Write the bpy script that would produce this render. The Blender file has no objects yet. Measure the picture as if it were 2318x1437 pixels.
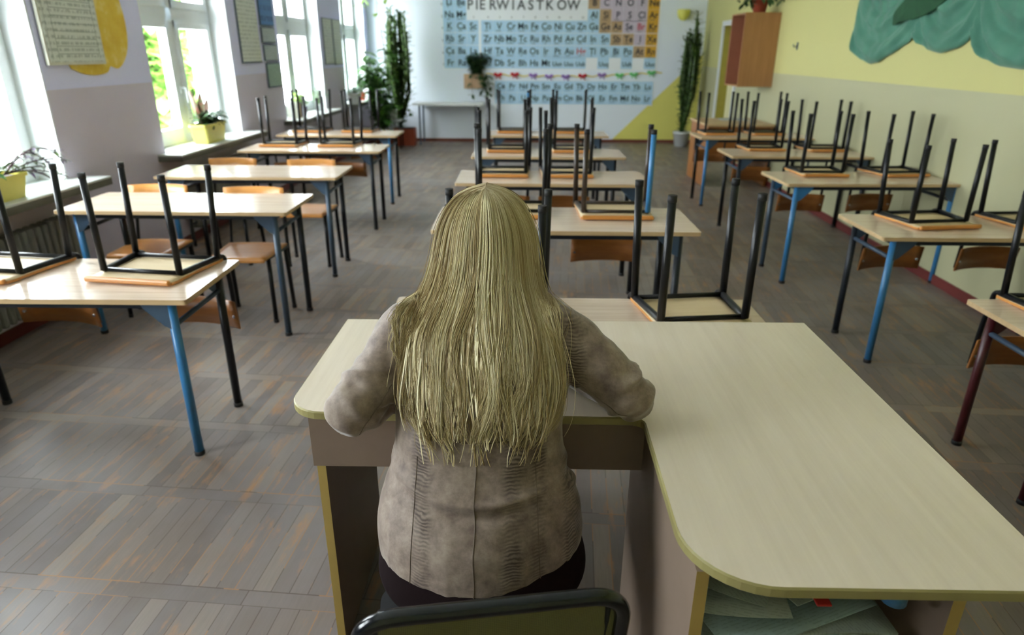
import bpy, bmesh, math, random
from math import sin, cos, pi, radians, sqrt, atan2
from mathutils import Vector, Matrix, noise
from mathutils.bvhtree import BVHTree
random.seed(7)
SC = bpy.context.scene
COL = SC.collection

# ------------------------------------------------------------------ camera, world, lights, exposure
CAM_LOC = Vector((0, 0, 1.5902))
pitch, yaw, roll = 0.38096, 0.015394, 0.0048622
F = Vector((-sin(yaw)*cos(pitch), cos(yaw)*cos(pitch), -sin(pitch)))
R = Vector((cos(yaw), sin(yaw), 0)); U = R.cross(F)
R2 = R*cos(roll) + U*sin(roll); U2 = U*cos(roll) - R*sin(roll)
cd = bpy.data.cameras.new('camera'); cam = bpy.data.objects.new('camera', cd); COL.objects.link(cam)
cam.matrix_world = Matrix(((R2.x, U2.x, -F.x, 0), (R2.y, U2.y, -F.y, 0), (R2.z, U2.z, -F.z, CAM_LOC.z), (0, 0, 0, 1)))
cd.sensor_width = 36; cd.lens = 1504.19/2318*36; cd.clip_start = 0.05; cd.clip_end = 200
cd.dof.use_dof = True; cd.dof.focus_distance = 1.45; cd.dof.aperture_fstop = 3.2
SC.camera = cam

W = bpy.data.worlds.new('sky'); SC.world = W; W.use_nodes = True
bg = W.node_tree.nodes['Background']
bg.inputs[0].default_value = (0.93, 0.95, 1.0, 1); bg.inputs[1].default_value = 8.0
SC.view_settings.view_transform = 'Standard'; SC.view_settings.look = 'None'
SC.view_settings.gamma = 1; SC.view_settings.use_curve_mapping = False
SC.view_settings.exposure = 2.15
SC.cycles.use_denoising = True
SC.cycles.max_bounces = 10; SC.cycles.diffuse_bounces = 6
SC.cycles.sample_clamp_indirect = 30.0
SC.cycles.caustics_reflective = False; SC.cycles.caustics_refractive = False

WIN = [(2.72, 4.32), (5.54, 7.10), (8.42, 10.05), (11.18, 12.66), (-0.1, 1.5)]
def LX(y): return -3.0 + 0.019*(y-3.0)       # left wall plane
def RX(y): return 2.97 + 0.0183*y            # right wall plane
YB, YF, ZC = 12.9, -1.7, 3.35
for i, (a, b) in enumerate(WIN):
    ld = bpy.data.lights.new('window_daylight', 'AREA'); ld.shape = 'RECTANGLE'; ld.size = 1.9; ld.size_y = b-a+.1
    ld.cycles.is_portal = True
    lo = bpy.data.objects.new('window_daylight', ld); COL.objects.link(lo)
    m = (a+b)/2
    lo.matrix_world = Matrix.Translation((LX(m)-0.32, m, 1.72)) @ Matrix.Rotation(-pi/2, 4, 'Y')

# ------------------------------------------------------------------ helpers
def srgb(r, g, b):
    f = lambda c: (c/255/12.92) if c/255 <= 0.04045 else ((c/255+0.055)/1.055)**2.4
    return (f(r), f(g), f(b), 1)

class NT:
    def __init__(s, name):
        s.m = bpy.data.materials.new(name); s.m.use_nodes = True; s.t = s.m.node_tree
        s.b = s.t.nodes['Principled BSDF']
    def n(s, typ, **kw):
        nd = s.t.nodes.new(typ)
        for k, v in kw.items():
            if isinstance(k, str) and hasattr(nd, k): setattr(nd, k, v)
        return nd
    def l(s, a, b): s.t.links.new(a, b)
    def val(s, sock, v):
        if isinstance(v, bpy.types.NodeSocket): s.l(v, sock)
        else: sock.default_value = v
    def math(s, op, a, b=0.0, c=0.0):
        nd = s.n('ShaderNodeMath', operation=op)
        s.val(nd.inputs[0], a); s.val(nd.inputs[1], b); s.val(nd.inputs[2], c)
        return nd.outputs[0]
    def mix(s, f, a, b, blend='MIX'):
        nd = s.n('ShaderNodeMix'); nd.data_type = 'RGBA'; nd.blend_type = blend
        s.val(nd.inputs[0], f); s.val(nd.inputs[6], a); s.val(nd.inputs[7], b)
        return nd.outputs[2]
    def coord(s, kind='Object'):
        return s.n('ShaderNodeTexCoord').outputs[kind]
    def mapping(s, vec, loc=(0, 0, 0), rot=(0, 0, 0), sc=(1, 1, 1)):
        nd = s.n('ShaderNodeMapping'); s.l(vec, nd.inputs[0])
        nd.inputs[1].default_value = loc; nd.inputs[2].default_value = rot; nd.inputs[3].default_value = sc
        return nd.outputs[0]
    def noise(s, vec, scale=5, detail=3, rough=.5):
        nd = s.n('ShaderNodeTexNoise'); s.l(vec, nd.inputs['Vector'])
        nd.inputs['Scale'].default_value = scale; nd.inputs['Detail'].default_value = detail
        nd.inputs['Roughness'].default_value = rough
        return nd.outputs['Fac']
    def ramp(s, f, stops):
        nd = s.n('ShaderNodeValToRGB'); s.l(f, nd.inputs[0]); e = nd.color_ramp.elements
        while len(e) < len(stops): e.new(.5)
        for i, (p, c) in enumerate(stops): e[i].position = p; e[i].color = c
        return nd.outputs[0]
    def sep(s, vec):
        nd = s.n('ShaderNodeSeparateXYZ'); s.l(vec, nd.inputs[0]); return nd.outputs
    def bump(s, h, strength=.3, dist=.01):
        nd = s.n('ShaderNodeBump'); s.val(nd.inputs['Height'], h)
        nd.inputs['Strength'].default_value = strength; nd.inputs['Distance'].default_value = dist
        s.l(nd.outputs[0], s.b.inputs['Normal'])
    def set(s, col=None, rough=None, metal=None, spec=None):
        if col is not None: s.val(s.b.inputs['Base Color'], col)
        if rough is not None: s.val(s.b.inputs['Roughness'], rough)
        if metal is not None: s.b.inputs['Metallic'].default_value = metal
        if spec is not None: s.b.inputs['Specular IOR Level'].default_value = spec
        return s.m

def simple(name, col, rough=.5, metal=0, var=.08, scale=12, spec=.5, bump=0):
    t = NT(name); c = t.coord()
    f = t.noise(c, scale, 3)
    d = tuple(max(0, x*(1-var*2.2)) for x in col[:3])+(1,); l = tuple(min(1, x*(1+var*2.2)) for x in col[:3])+(1,)
    t.set(t.mix(f, d, l), rough, metal, spec)
    if bump: t.bump(t.noise(c, scale*6, 2), bump, .003)
    return t.m

M = {}
def wood(name, c1, c2, rough=.32, axis=0, scale=1.0, gscale=26, spec=.5, bump=.05):
    t = NT(name); c = t.coord()
    sc = [gscale*scale]*3; sc[axis] = 1.1*scale
    f = t.noise(t.mapping(c, sc=tuple(sc)), 1.6, 5, .6)
    f2 = t.noise(t.mapping(c, sc=tuple(x*4 for x in sc)), 1.5, 2)
    g = t.math('ADD', t.math('MULTIPLY', f, .7), t.math('MULTIPLY', f2, .3))
    col = t.ramp(g, [(.3, c1), (.7, c2)])
    t.set(col, rough, 0, spec)
    if bump: t.bump(f2, bump, .001)
    return t.m
M['laminate'] = wood('desk_laminate', srgb(196, 176, 156), srgb(220, 203, 184), .20, 0)
M['laminate_edge'] = wood('desk_edge', srgb(176, 148, 108), srgb(196, 168, 128), .45, 0)
M['ply_orange'] = wood('chair_plywood_varnish', srgb(186, 122, 56), srgb(214, 152, 82), .28, 0, 1, 14)
M['ply_brown'] = wood('chair_plywood_brown', srgb(128, 78, 34), srgb(158, 102, 48), .35, 0, 1, 14)
M['ply_under'] = wood('chair_plywood_underside', srgb(196, 174, 134), srgb(214, 194, 156), .5, 0, 1, 14)
M['black'] = simple('black_paint', srgb(11, 13, 17), .36, 0, .1, spec=.35)
M['dark'] = simple('dark_grey_paint', srgb(28, 34, 42), .38, 0, .12, spec=.35)
M['brownmetal'] = simple('dark_brown_paint', srgb(50, 38, 30), .35, 0, .12)
M['slate'] = simple('slate_blue_paint', srgb(58, 76, 94), .35, 0, .1)
M['blue'] = simple('blue_paint', srgb(52, 116, 166), .33, 0, .12)
M['maroon'] = simple('maroon_paint', srgb(70, 20, 26), .35, 0, .15)
M['steel'] = simple('bright_steel', srgb(190, 192, 196), .22, 1, .03)
M['rubber'] = simple('black_rubber', srgb(22, 22, 23), .7)
M['white_paint'] = simple('white_window_paint', srgb(214, 220, 222), .35, 0, .02)
M['white'] = simple('white_plaster', srgb(214, 218, 218), .8, 0, .02)

def link(name, me, mat=None, parent=None, smooth=False):
    o = bpy.data.objects.new(name, me); COL.objects.link(o)
    if mat is not None and not len(me.materials):
        for m_ in (mat if isinstance(mat, (list, tuple)) else [mat]): me.materials.append(m_)
    if parent: o.parent = parent
    return o
def obj(name, bm, mat, parent=None, smooth=False):
    me = bpy.data.meshes.new(name); bmesh.ops.recalc_face_normals(bm, faces=bm.faces); bm.to_mesh(me); bm.free()
    if smooth:
        for p in me.polygons: p.use_smooth = True
    return link(name, me, mat, parent)
def smooth_angle(o, ang=35):
    me = o.data
    for p in me.polygons: p.use_smooth = True
    bm = bmesh.new(); bm.from_mesh(me)
    for e in bm.edges:
        if len(e.link_faces) == 2 and e.calc_face_angle(0) > radians(ang): e.smooth = False
    bm.to_mesh(me); bm.free(); return o
def thing(name, label, cat, loc=(0, 0, 0), rot=(0, 0, 0), group=None):
    o = bpy.data.objects.new(name, None); COL.objects.link(o); o.empty_display_size = .1
    o.location = loc; o.rotation_euler = rot; o['label'] = label; o['category'] = cat
    if group: o['group'] = group
    return o
def tag(o, label, cat, group=None, kind=None):
    o['label'] = label; o['category'] = cat
    if group: o['group'] = group
    if kind: o['kind'] = kind
    return o
def struct(name, bm, mat, label=None):
    o = obj(name, bm, mat); o['kind'] = 'structure'
    if label: o['label'] = label
    return o
def box(bm, x0, x1, y0, y1, z0, z1, bev=0, mi=0, mat4=None):
    r = bmesh.ops.create_cube(bm, size=1)
    mt = Matrix.Translation(((x0+x1)/2, (y0+y1)/2, (z0+z1)/2)) @ Matrix.Diagonal((x1-x0, y1-y0, z1-z0, 1))
    if mat4: mt = mat4 @ mt
    bmesh.ops.transform(bm, matrix=mt, verts=r['verts'])
    fs = list({f for v in r['verts'] for f in v.link_faces})
    for f in fs: f.material_index = mi
    if bev:
        es = list({e for v in r['verts'] for e in v.link_edges})
        rr = bmesh.ops.bevel(bm, geom=es, offset=bev, segments=2, affect='EDGES', profile=.5)
        for f in rr['faces']: f.material_index = mi
def tube(bm, pts, rad, seg=10, cap=True, mi=0, flat=None):
    """sweep a circle (or rounded section) along a polyline; rad number or list"""
    pts = [Vector(p) for p in pts]; n = len(pts)
    rads = rad if isinstance(rad, (list, tuple)) else [rad]*n
    t0 = (pts[1]-pts[0]).normalized()
    ref = Vector((0, 0, 1)) if abs(t0.z) < .9 else Vector((1, 0, 0))
    u = t0.cross(ref).normalized(); rings = []
    for i, p in enumerate(pts):
        if i == 0: t = t0
        elif i == n-1: t = (pts[-1]-pts[-2]).normalized()
        else: t = ((pts[i]-pts[i-1]).normalized()+(pts[i+1]-pts[i]).normalized()).normalized()
        u = (u-t*u.dot(t)).normalized(); v = t.cross(u)
        rings.append([bm.verts.new(p+(u*cos(2*pi*k/seg)*(flat or 1)+v*sin(2*pi*k/seg))*rads[i]) for k in range(seg)])
    for a, b in zip(rings, rings[1:]):
        for k in range(seg):
            f = bm.faces.new((a[k], a[(k+1) % seg], b[(k+1) % seg], b[k])); f.material_index = mi; f.smooth = True
    if cap:
        f = bm.faces.new(rings[0][::-1]); f.material_index = mi
        f = bm.faces.new(rings[-1]); f.material_index = mi
def fillet(pts, r, seg=5):
    """round the corners of a polyline"""
    pts = [Vector(p) for p in pts]; out = [pts[0]]
    for a, b, c in zip(pts, pts[1:], pts[2:]):
        d1 = (a-b); d2 = (c-b); rr = min(r, d1.length*.49, d2.length*.49)
        p1 = b+d1.normalized()*rr; p2 = b+d2.normalized()*rr
        for k in range(seg+1):
            t = k/seg; out.append(p1*(1-t)**2+b*2*t*(1-t)+p2*t*t)
    out.append(pts[-1]); return out
def prism(bm, outline, z0, z1, mi=0, mi_side=None, conv=lambda a, b, c: (a, b, c)):
    lo = [bm.verts.new(conv(x, y, z0)) for x, y in outline]; hi = [bm.verts.new(conv(x, y, z1)) for x, y in outline]
    a = bm.faces.new(hi); b = bm.faces.new(lo[::-1]); a.material_index = b.material_index = mi
    n = len(outline)
    for i in range(n):
        f = bm.faces.new((lo[i], lo[(i+1) % n], hi[(i+1) % n], hi[i])); f.material_index = mi if mi_side is None else mi_side
def lathe(bm, prof, seg=24, loc=(0, 0, 0), mi=0, sx=1, sy=1):
    rings = []
    for r, z in prof:
        rings.append([bm.verts.new((loc[0]+max(r, 1e-4)*sx*cos(2*pi*k/seg), loc[1]+max(r, 1e-4)*sy*sin(2*pi*k/seg), loc[2]+z)) for k in range(seg)])
    for a, b in zip(rings, rings[1:]):
        for k in range(seg):
            f = bm.faces.new((a[k], a[(k+1) % seg], b[(k+1) % seg], b[k])); f.material_index = mi; f.smooth = True
    return rings
def rounded_rect(x0, x1, y0, y1, r, seg=5):
    pts = []
    for cx, cy, a0 in ((x1-r, y1-r, 0), (x0+r, y1-r, pi/2), (x0+r, y0+r, pi), (x1-r, y0+r, 1.5*pi)):
        for k in range(seg+1):
            a = a0+pi/2*k/seg; pts.append((cx+r*cos(a), cy+r*sin(a)))
    return pts

# ------------------------------------------------------------------ room shell
def floor_mat():
    t = NT('worn_parquet'); c = t.coord()
    p = t.mapping(c, rot=(0, 0, radians(4.2)))
    xyz = t.sep(p); x, y = xyz[0], xyz[1]
    PW, BL, BS = .060, .487, .062
    yb = t.math('DIVIDE', t.math('SUBTRACT', y, .03), BL)
    row = t.math('FLOOR', yb); fy = t.math('MULTIPLY', t.math('FRACT', yb), BL)
    band = t.math('LESS_THAN', fy, BS)
    xs = t.math('DIVIDE', x, PW); colx = t.math('FLOOR', xs); fx = t.math('FRACT', xs)
    xb = t.math('DIVIDE', t.math('ADD', x, t.math('MULTIPLY', row, .17)), .46); colb = t.math('FLOOR', xb); fxb = t.math('FRACT', xb)
    cid = t.n('ShaderNodeCombineXYZ'); t.l(colx, cid.inputs[0]); t.l(row, cid.inputs[1])
    cid2 = t.n('ShaderNodeCombineXYZ'); t.l(colb, cid2.inputs[0]); t.l(row, cid2.inputs[1]); cid2.inputs[2].default_value = 7
    wn = t.n('ShaderNodeTexWhiteNoise'); t.l(cid.outputs[0], wn.inputs[0])
    wn2 = t.n('ShaderNodeTexWhiteNoise'); t.l(cid2.outputs[0], wn2.inputs[0])
    rnd = t.math('ADD', t.math('MULTIPLY', wn.outputs['Value'], t.math('SUBTRACT', 1, band)), t.math('MULTIPLY', wn2.outputs['Value'], band))
    base = t.ramp(rnd, [(0, srgb(106, 95, 88)), (.3, srgb(119, 108, 100)), (.75, srgb(131, 119, 109)), (1, srgb(148, 135, 118))])
    grain = t.noise(t.mapping(p, sc=(60, 4, 1)), 2, 4, .6)
    base = t.mix(t.math('MULTIPLY', grain, .5), base, srgb(78, 68, 61))
    # grey wear patches and orange remains of varnish
    wear = t.ramp(t.noise(p, 1.3, 4, .6), [(.42, (0, 0, 0, 1)), (.62, (1, 1, 1, 1))])
    base = t.mix(t.math('MULTIPLY', wear, .55), base, srgb(126, 122, 124))
    var = t.ramp(t.noise(t.mapping(p, sc=(9, 2.2, 1)), 1.6, 5, .65), [(.56, (0, 0, 0, 1)), (.70, (1, 1, 1, 1))])
    base = t.mix(t.math('MULTIPLY', var, .55), base, srgb(178, 126, 66))
    # gaps
    def near(v, w): return t.math('LESS_THAN', t.math('MINIMUM', v, t.math('SUBTRACT', 1, v)), w)
    gap = t.math('MULTIPLY', near(fx, .026), t.math('SUBTRACT', 1, band))
    gapb = t.math('MAXIMUM', t.math('LESS_THAN', t.math('ABSOLUTE', t.math('SUBTRACT', fy, BS)), .0022), t.math('LESS_THAN', fy, .0022))
    gap2 = t.math('MULTIPLY', near(fxb, .004), band)
    g = t.math('MAXIMUM', t.math('MAXIMUM', gap, gapb), gap2)
    gcol = t.mix(t.math('GREATER_THAN', t.noise(p, 3, 2), .5), srgb(80, 66, 54), srgb(158, 114, 66))
    base = t.mix(t.math('MULTIPLY', g, .75), base, gcol)
    rough = t.math('ADD', .30, t.math('MULTIPLY', t.noise(p, 4, 4, .6), .30))
    t.set(base, rough, 0, .42); t.bump(t.math('SUBTRACT', grain, t.math('MULTIPLY', g, 2)), .12, .002)
    return t.m
bm = bmesh.new(); box(bm, -3.6, 3.6, YF-.2, YB+.2, -.1, 0)
struct('floor', bm, floor_mat(), 'worn grey-brown parquet floor in strips')
bm = bmesh.new(); box(bm, -3.6, 3.6, YF-.2, YB+.2, ZC, ZC+.15)
struct('ceiling', bm, simple('ceiling_white', srgb(236, 236, 232), .9, 0, .02))

def wall_paint(name, up, low, zline, rough=.75):
    t = NT(name); c = t.coord(); xyz = t.sep(c)
    n = t.noise(c, 1.2, 4, .6); k = t.noise(c, 40, 2)
    f = t.math('GREATER_THAN', xyz[2], zline)
    col = t.mix(f, low, up)
    col = t.mix(t.math('MULTIPLY', n, .16), col, t.mix(.5, col, (0.25, .25, .22, 1)))
    t.set(col, t.math('SUBTRACT', rough, t.math('MULTIPLY', t.math('SUBTRACT', 1, f), .25))); t.bump(k, .08, .002)
    return t.m
MWL = wall_paint('lavender_wall', srgb(212, 214, 248), srgb(200, 192, 210), 1.35)
MWR = wall_paint('yellow_wall', srgb(188, 184, 122), srgb(168, 166, 132), 1.352)
def backwall():
    t = NT('white_wall_yellow_corner'); c = t.coord(); x, y, z = t.sep(c)
    f = t.math('LESS_THAN', z, t.math('MULTIPLY', t.math('SUBTRACT', x, 1.61), .98))
    col = t.mix(f, srgb(228, 236, 246), srgb(222, 216, 116))
    t.set(col, .8); t.bump(t.noise(c, 40, 2), .08, .002); return t.m

def lslab(bm, y0, y1, z0, z1, t0=0, t1=.42):
    """slab of the left wall, t = depth outward"""
    v = [bm.verts.new((LX(y)-t, y, z)) for z in (z0, z1) for (y, t) in ((y0, t0), (y1, t0), (y1, t1), (y0, t1))]
    for q in ((0, 1, 2, 3), (7, 6, 5, 4), (0, 4, 5, 1), (1, 5, 6, 2), (2, 6, 7, 3), (3, 7, 4, 0)): bm.faces.new([v[i] for i in q])
ZS, ZT = .80, 2.62
bm = bmesh.new(); ys = sorted(WIN); prev = YF-.2
for a, b in ys:
    lslab(bm, prev, a, 0, ZC); lslab(bm, a, b, 0, ZS-.04); lslab(bm, a, b, ZT, ZC); prev = b
lslab(bm, prev, YB+.2, 0, ZC)
struct('wall_left', bm, MWL, 'lavender and mauve window wall on the left')
# white plaster reveals
bm = bmesh.new()
for a, b in ys:
    lslab(bm, a-.001, a+.012, ZS, ZT, .002, .40); lslab(bm, b-.012, b+.001, ZS, ZT, .002, .40); lslab(bm, a, b, ZT-.012, ZT+.001, .002, .40)
struct('trim_reveals', bm, M['white'], 'white plaster window reveals')
bm = bmesh.new()
v = [bm.verts.new((RX(y)+t, y, z)) for z in (0, ZC) for (y, t) in ((YF-.2, 0), (YB+.2, 0), (YB+.2, .2), (YF-.2, .2))]
v = None; bm.free(); bm = bmesh.new()
def rslab(bm, y0, y1, z0, z1, t0=0, t1=.22):
    v = [bm.verts.new((RX(y)+t, y, z)) for z in (z0, z1) for (y, t) in ((y0, t0), (y1, t0), (y1, t1), (y0, t1))]
    for q in ((0, 1, 2, 3), (7, 6, 5, 4), (0, 4, 5, 1), (1, 5, 6, 2), (2, 6, 7, 3), (3, 7, 4, 0)): bm.faces.new([v[i] for i in q])
DY0, DY1, DZ = 10.62, 11.56, 1.98
rslab(bm, YF-.2, DY0, 0, ZC); rslab(bm, DY0, DY1, DZ, ZC); rslab(bm, DY1, YB+.2, 0, ZC)
struct('wall_right', bm, MWR, 'yellow wall with khaki lower half')
bm = bmesh.new(); box(bm, -3.6, 3.7, YB, YB+.2, 0, ZC); struct('wall_back', bm, backwall(), 'white end wall with a yellow corner')
bm = bmesh.new(); box(bm, -3.6, 3.7, YF-.2, YF, 0, ZC); struct('wall_front', bm, simple('front_wall_paint', srgb(190, 186, 150), .8, 0, .03))
MB = simple('baseboard_paint', srgb(98, 34, 30), .5)
bm = bmesh.new(); rslab(bm, YF, DY0-.06, 0, .07, -.014, .0); rslab(bm, DY1+.06, YB, 0, .07, -.014, .0); struct('baseboard_right', bm, MB, 'dark red baseboard')
bm = bmesh.new(); box(bm, -2.85, 3.2, YB-.014, YB, 0, .06); struct('baseboard_back', bm, simple('baseboard_brown', srgb(110, 60, 44), .6), 'reddish brown baseboard')
bm = bmesh.new(); lslab(bm, YF, YB, 0, .07, -.014, 0); struct('baseboard_left', bm, MB)

# door
bm = bmesh.new()
rslab(bm, DY1, DY1+.07, 0, DZ+.07, -.03, .10); rslab(bm, DY0-.07, DY0, 0, DZ+.07, -.03, .10); rslab(bm, DY0-.07, DY1+.07, DZ, DZ+.07, -.03, .10)
dr = struct('door_1', bm, simple('door_frame_white', srgb(206, 210, 216), .4, 0, .02), 'white framed doorway beyond the hanging cabinet')
bm = bmesh.new(); rslab(bm, DY0, DY1, 0, DZ, .14, .18)
obj('door_leaf', bm, simple('door_leaf_cream', srgb(208, 204, 160), .5, 0, .03), dr)
bm = bmesh.new(); rslab(bm, DY1-.012, DY1, 0, DZ, 0, .14); obj('door_reveal', bm, simple('door_reveal_olive', srgb(150, 140, 56), .6), dr)
bm = bmesh.new(); tube(bm, [(RX(10.7)+.13, 10.72, 1.02), (RX(10.7)+.06, 10.72, 1.02), (RX(10.7)+.06, 10.84, 1.02)], .010); obj('door_handle', bm, M['steel'], dr)

# windows
def glass():
    t = NT('window_glass')
    tr = t.n('ShaderNodeBsdfTransparent'); tr.inputs[0].default_value = (.97, 1, .99, 1)
    gl = t.n('ShaderNodeBsdfGlossy'); gl.inputs['Roughness'].default_value = .02
    mx = t.n('ShaderNodeMixShader'); mx.inputs[0].default_value = .05
    t.l(tr.outputs[0], mx.inputs[1]); t.l(gl.outputs[0], mx.inputs[2]); t.l(mx.outputs[0], t.t.nodes['Material Output'].inputs[0])
    return t.m
MG = glass()
MSILL = simple('terrazzo_sill', srgb(196, 200, 196), .3, 0, .05, 60)
MSILLE = simple('sill_dark_edge', srgb(92, 92, 84), .5, 0, .1)
names = ['second', 'third', 'fourth', 'fifth', 'first']
for i, (a, b) in enumerate(WIN):
    m = (a+b)/2; T0, T1 = .18, .25
    zt0, zt1 = 1.83, 1.93
    bm = bmesh.new()
    for z0, z1 in ((ZS, ZS+.07), (ZT-.07, ZT), (zt0, zt1)): lslab(bm, a, b, z0, z1, T0, T1)
    for y0, y1 in ((a, a+.06), (b-.06, b), (m-.05, m+.05)): lslab(bm, y0, y1, ZS, ZT, T0, T1)
    w = struct('window_%d' % (i+1), bm, M['white_paint'], 'white double casement window with a transom')
    for (y0, y1) in ((a+.06, m-.05), (m+.05, b-.06)):
        for (z0, z1) in ((ZS+.07, zt0), (zt1, ZT-.07)):
            bm = bmesh.new(); s = .065
            lslab(bm, y0, y1, z0, z0+s, T0-.015, T1-.01); lslab(bm, y0, y1, z1-s, z1, T0-.015, T1-.01)
            lslab(bm, y0, y0+s, z0, z1, T0-.015, T1-.01); lslab(bm, y1-s, y1, z0, z1, T0-.015, T1-.01)
            sash = obj('sash', bm, M['white_paint'], w)
            bm = bmesh.new(); lslab(bm, y0+s, y1-s, z0+s, z1-s, T0+.02, T0+.026); obj('pane', bm, MG, sash)
    bm = bmesh.new(); y = m-.02; x = LX(y)-T0+.012
    box(bm, x-.004, x+.012, y-.014, y+.014, 1.22, 1.29, .003); tube(bm, [(x+.01, y, 1.27), (x+.045, y, 1.27), (x+.05, y, 1.14)], .009)
    obj('handle', bm, M['white'], w)
    bm = bmesh.new(); lslab(bm, a-.12, b+.14, ZS-.012, ZS, -.20, .0); lslab(bm, a, b, ZS-.012, ZS, 0, .18)
    bm2 = bmesh.new(); lslab(bm2, a-.12, b+.14, ZS-.055, ZS-.012, -.20, 0)
    sl = obj('window_sill', bm, MSILL, w); obj('sill_edge', bm2, MSILLE, sl)

# radiators under two windows
for (y0, y1, lab) in ((2.75, 4.15, 'grey ribbed radiator under the nearest window sill'), (5.65, 6.9, 'grey ribbed radiator under the second window from the front')):
    t = thing('radiator', lab, 'radiator', (LX(y0)+.10, y0, 0))
    bm = bmesh.new(); n = int((y1-y0)/.06)
    for k in range(n):
        yy = k*.06
        box(bm, -.05, .05, yy, yy+.045, .14, .62, .018)
    tube(bm, [(0, 0, .19), (0, y1-y0-.02, .19)], .02); tube(bm, [(0, 0, .57), (0, y1-y0-.02, .57)], .02)
    obj('radiator_columns', bm, simple('radiator_paint', srgb(118, 118, 112), .5), t)
    bm = bmesh.new(); tube(bm, [(0, .02, .19), (0, -.08, .19), (0, -.08, 0)], .013); obj('pipe', bm, M['dark'], t)

# ------------------------------------------------------------------ student desks
HT = dict(L1=.715, L2=.758, L3=.754, L4=.736, L5=.745, M1=.730, M2=.79, M3=.78, M4=.77, M5=.76, R1=.655, R2=.723, R3=.742, R4=.74, R5=.742)
_cache = {}
def cached(key, maker):
    if key not in _cache: _cache[key] = maker()
    return _cache[key]
def mesh_of(bm, mats, smooth=False):
    me = bpy.data.meshes.new('m'); bmesh.ops.recalc_face_normals(bm, faces=bm.faces); bm.to_mesh(me); bm.free()
    for m_ in mats: me.materials.append(m_)
    return me
TW, TD = 1.30, .525
def desk(key, X, Y, rz, legs, label, group, D=TD, gus=('slate', 'slate')):
    h = HT[key]
    t = thing('student_desk', label, 'desk', (X, Y, 0), (0, 0, rz), group)
    def mk():
        bm = bmesh.new(); o = rounded_rect(-TW/2, TW/2, -D/2, D/2, .012, 3)
        prism(bm, o, h-.020, h, 0, 1); return mesh_of(bm, [M['laminate'], M['laminate_edge']])
    link('tabletop', cached(('top', key), mk), None, t)
    def frame():
        bm = bmesh.new()
        for sy in (-1, 1): box(bm, -TW/2+.09, TW/2-.09, sy*(D/2-.055)-.012, sy*(D/2-.055)+.012, h-.052, h-.0205, .003)
        for sx in (-1, 1): box(bm, sx*(TW/2-.09)-.012, sx*(TW/2-.09)+.012, -D/2+.055, D/2-.055, h-.052, h-.0205, .003)
        return mesh_of(bm, [M['dark']])
    link('frame', cached(('frame', key, D), frame), None, t)
    for i, (sx, sy) in enumerate(((-1, -1), (1, -1), (-1, 1), (1, 1))):
        x, y = sx*(TW/2-.09), sy*(D/2-.055)
        bm = bmesh.new(); tube(bm, [(x, y, .008), (x, y, h-.021)], .0185, 12)
        lg = obj('leg', bm, M[legs[i]], t)
        bm = bmesh.new(); tube(bm, [(x, y, 0), (x, y, .02)], .0205, 12); obj('leg_cap', bm, M['rubber'], lg)
        bm = bmesh.new()   # triangular gusset bracing leg and beam
        c = lambda a, b, q: (x-sx*a, y+q*1.0, h-.0215-b)
        prism(bm, [(0, 0), (.115, 0), (.10, .03), (.03, .10), (0, .115)], -.0175, -.0135, conv=c); 
        obj('gusset', bm, M[gus[0 if sx < 0 else 1]], t)
    for sx in (-1, 1):
        bm = bmesh.new(); x = sx*(TW/2-.09)
        tube(bm, [(x, -D/2+.06, h-.125), (x, D/2-.06, h-.125)], .011, 10); obj('side_brace', bm, M['slate' if sx*X < 0 or key[0] == 'M' else 'dark'], t)
    return t
GD = {'L': 'desks in the window row', 'M': 'desks in the middle row', 'R': 'desks in the row along the yellow wall'}
k_, d_, s_, b_, m_, w_ = 'black', 'dark', 'slate', 'blue', 'maroon', 'brownmetal'
desk('L1', -1.917, 2.581, .007, (d_, b_, d_, k_), 'nearest desk of the window row, with a bright blue front leg', GD['L'])
desk('L2', -1.956, 3.858, -.002, (b_, s_, k_, d_), 'second desk of the window row, bare top, two chairs standing behind it', GD['L'])
desk('L3', -1.977, 4.967, .018, (b_, s_, k_, d_), 'third desk of the window row, bare top, slate legs, two chairs behind', GD['L'])
desk('L4', -1.963, 6.414, .007, (k_, d_, k_, k_), 'fourth desk of the window row, two upturned chairs on it, dark legs', GD['L'])
desk('L5', -2.012, 7.56, -.002, (k_, b_, k_, k_), 'farthest desk of the window row, near the plants, one blue leg', GD['L'])
desk('M1', .189, 2.119, .003, (k_, k_, k_, k_), 'middle row desk pushed against the far side of the teacher desk', GD['M'], D=.46)
desk('M2', .207, 3.379, .002, (k_, d_, s_, k_), 'middle row desk directly beyond the blonde head, backed by more desks', GD['M'])
desk('M3', .200, 4.656, -.004, (k_, k_, k_, k_), 'third desk of the middle row, corners showing on both sides of its chairs', GD['M'])
desk('M4', .212, 5.927, .002, (k_, k_, k_, k_), 'fourth desk of the middle row', GD['M'])
desk('M5', .256, 7.502, 0, (k_, k_, k_, k_), 'farthest desk of the middle row, in front of the element chart', GD['M'])
desk('R1', 2.475, 2.33, .003, (m_, m_, m_, m_), 'nearest low desk of the right row, cut by the frame, with dark red legs', GD['R'], gus=(m_, m_))
desk('R2', 2.479, 3.57, -.001, (b_, b_, d_, d_), 'second desk of the right row, with a long blue front leg', GD['R'])
desk('R3', 2.486, 4.948, .031, (b_, b_, s_, d_), 'third desk of the right row, blue front legs, closest to the yellow wall', GD['R'], gus=(b_, s_))
desk('R4', 2.497, 6.253, -.009, (d_, d_, k_, k_), 'fourth desk of the right row, with dark legs', GD['R'])
desk('R5', 2.543, 7.59, .01, (b_, d_, k_, k_), 'farthest student desk of the right row, by the door, one blue leg', GD['R'])

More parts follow.
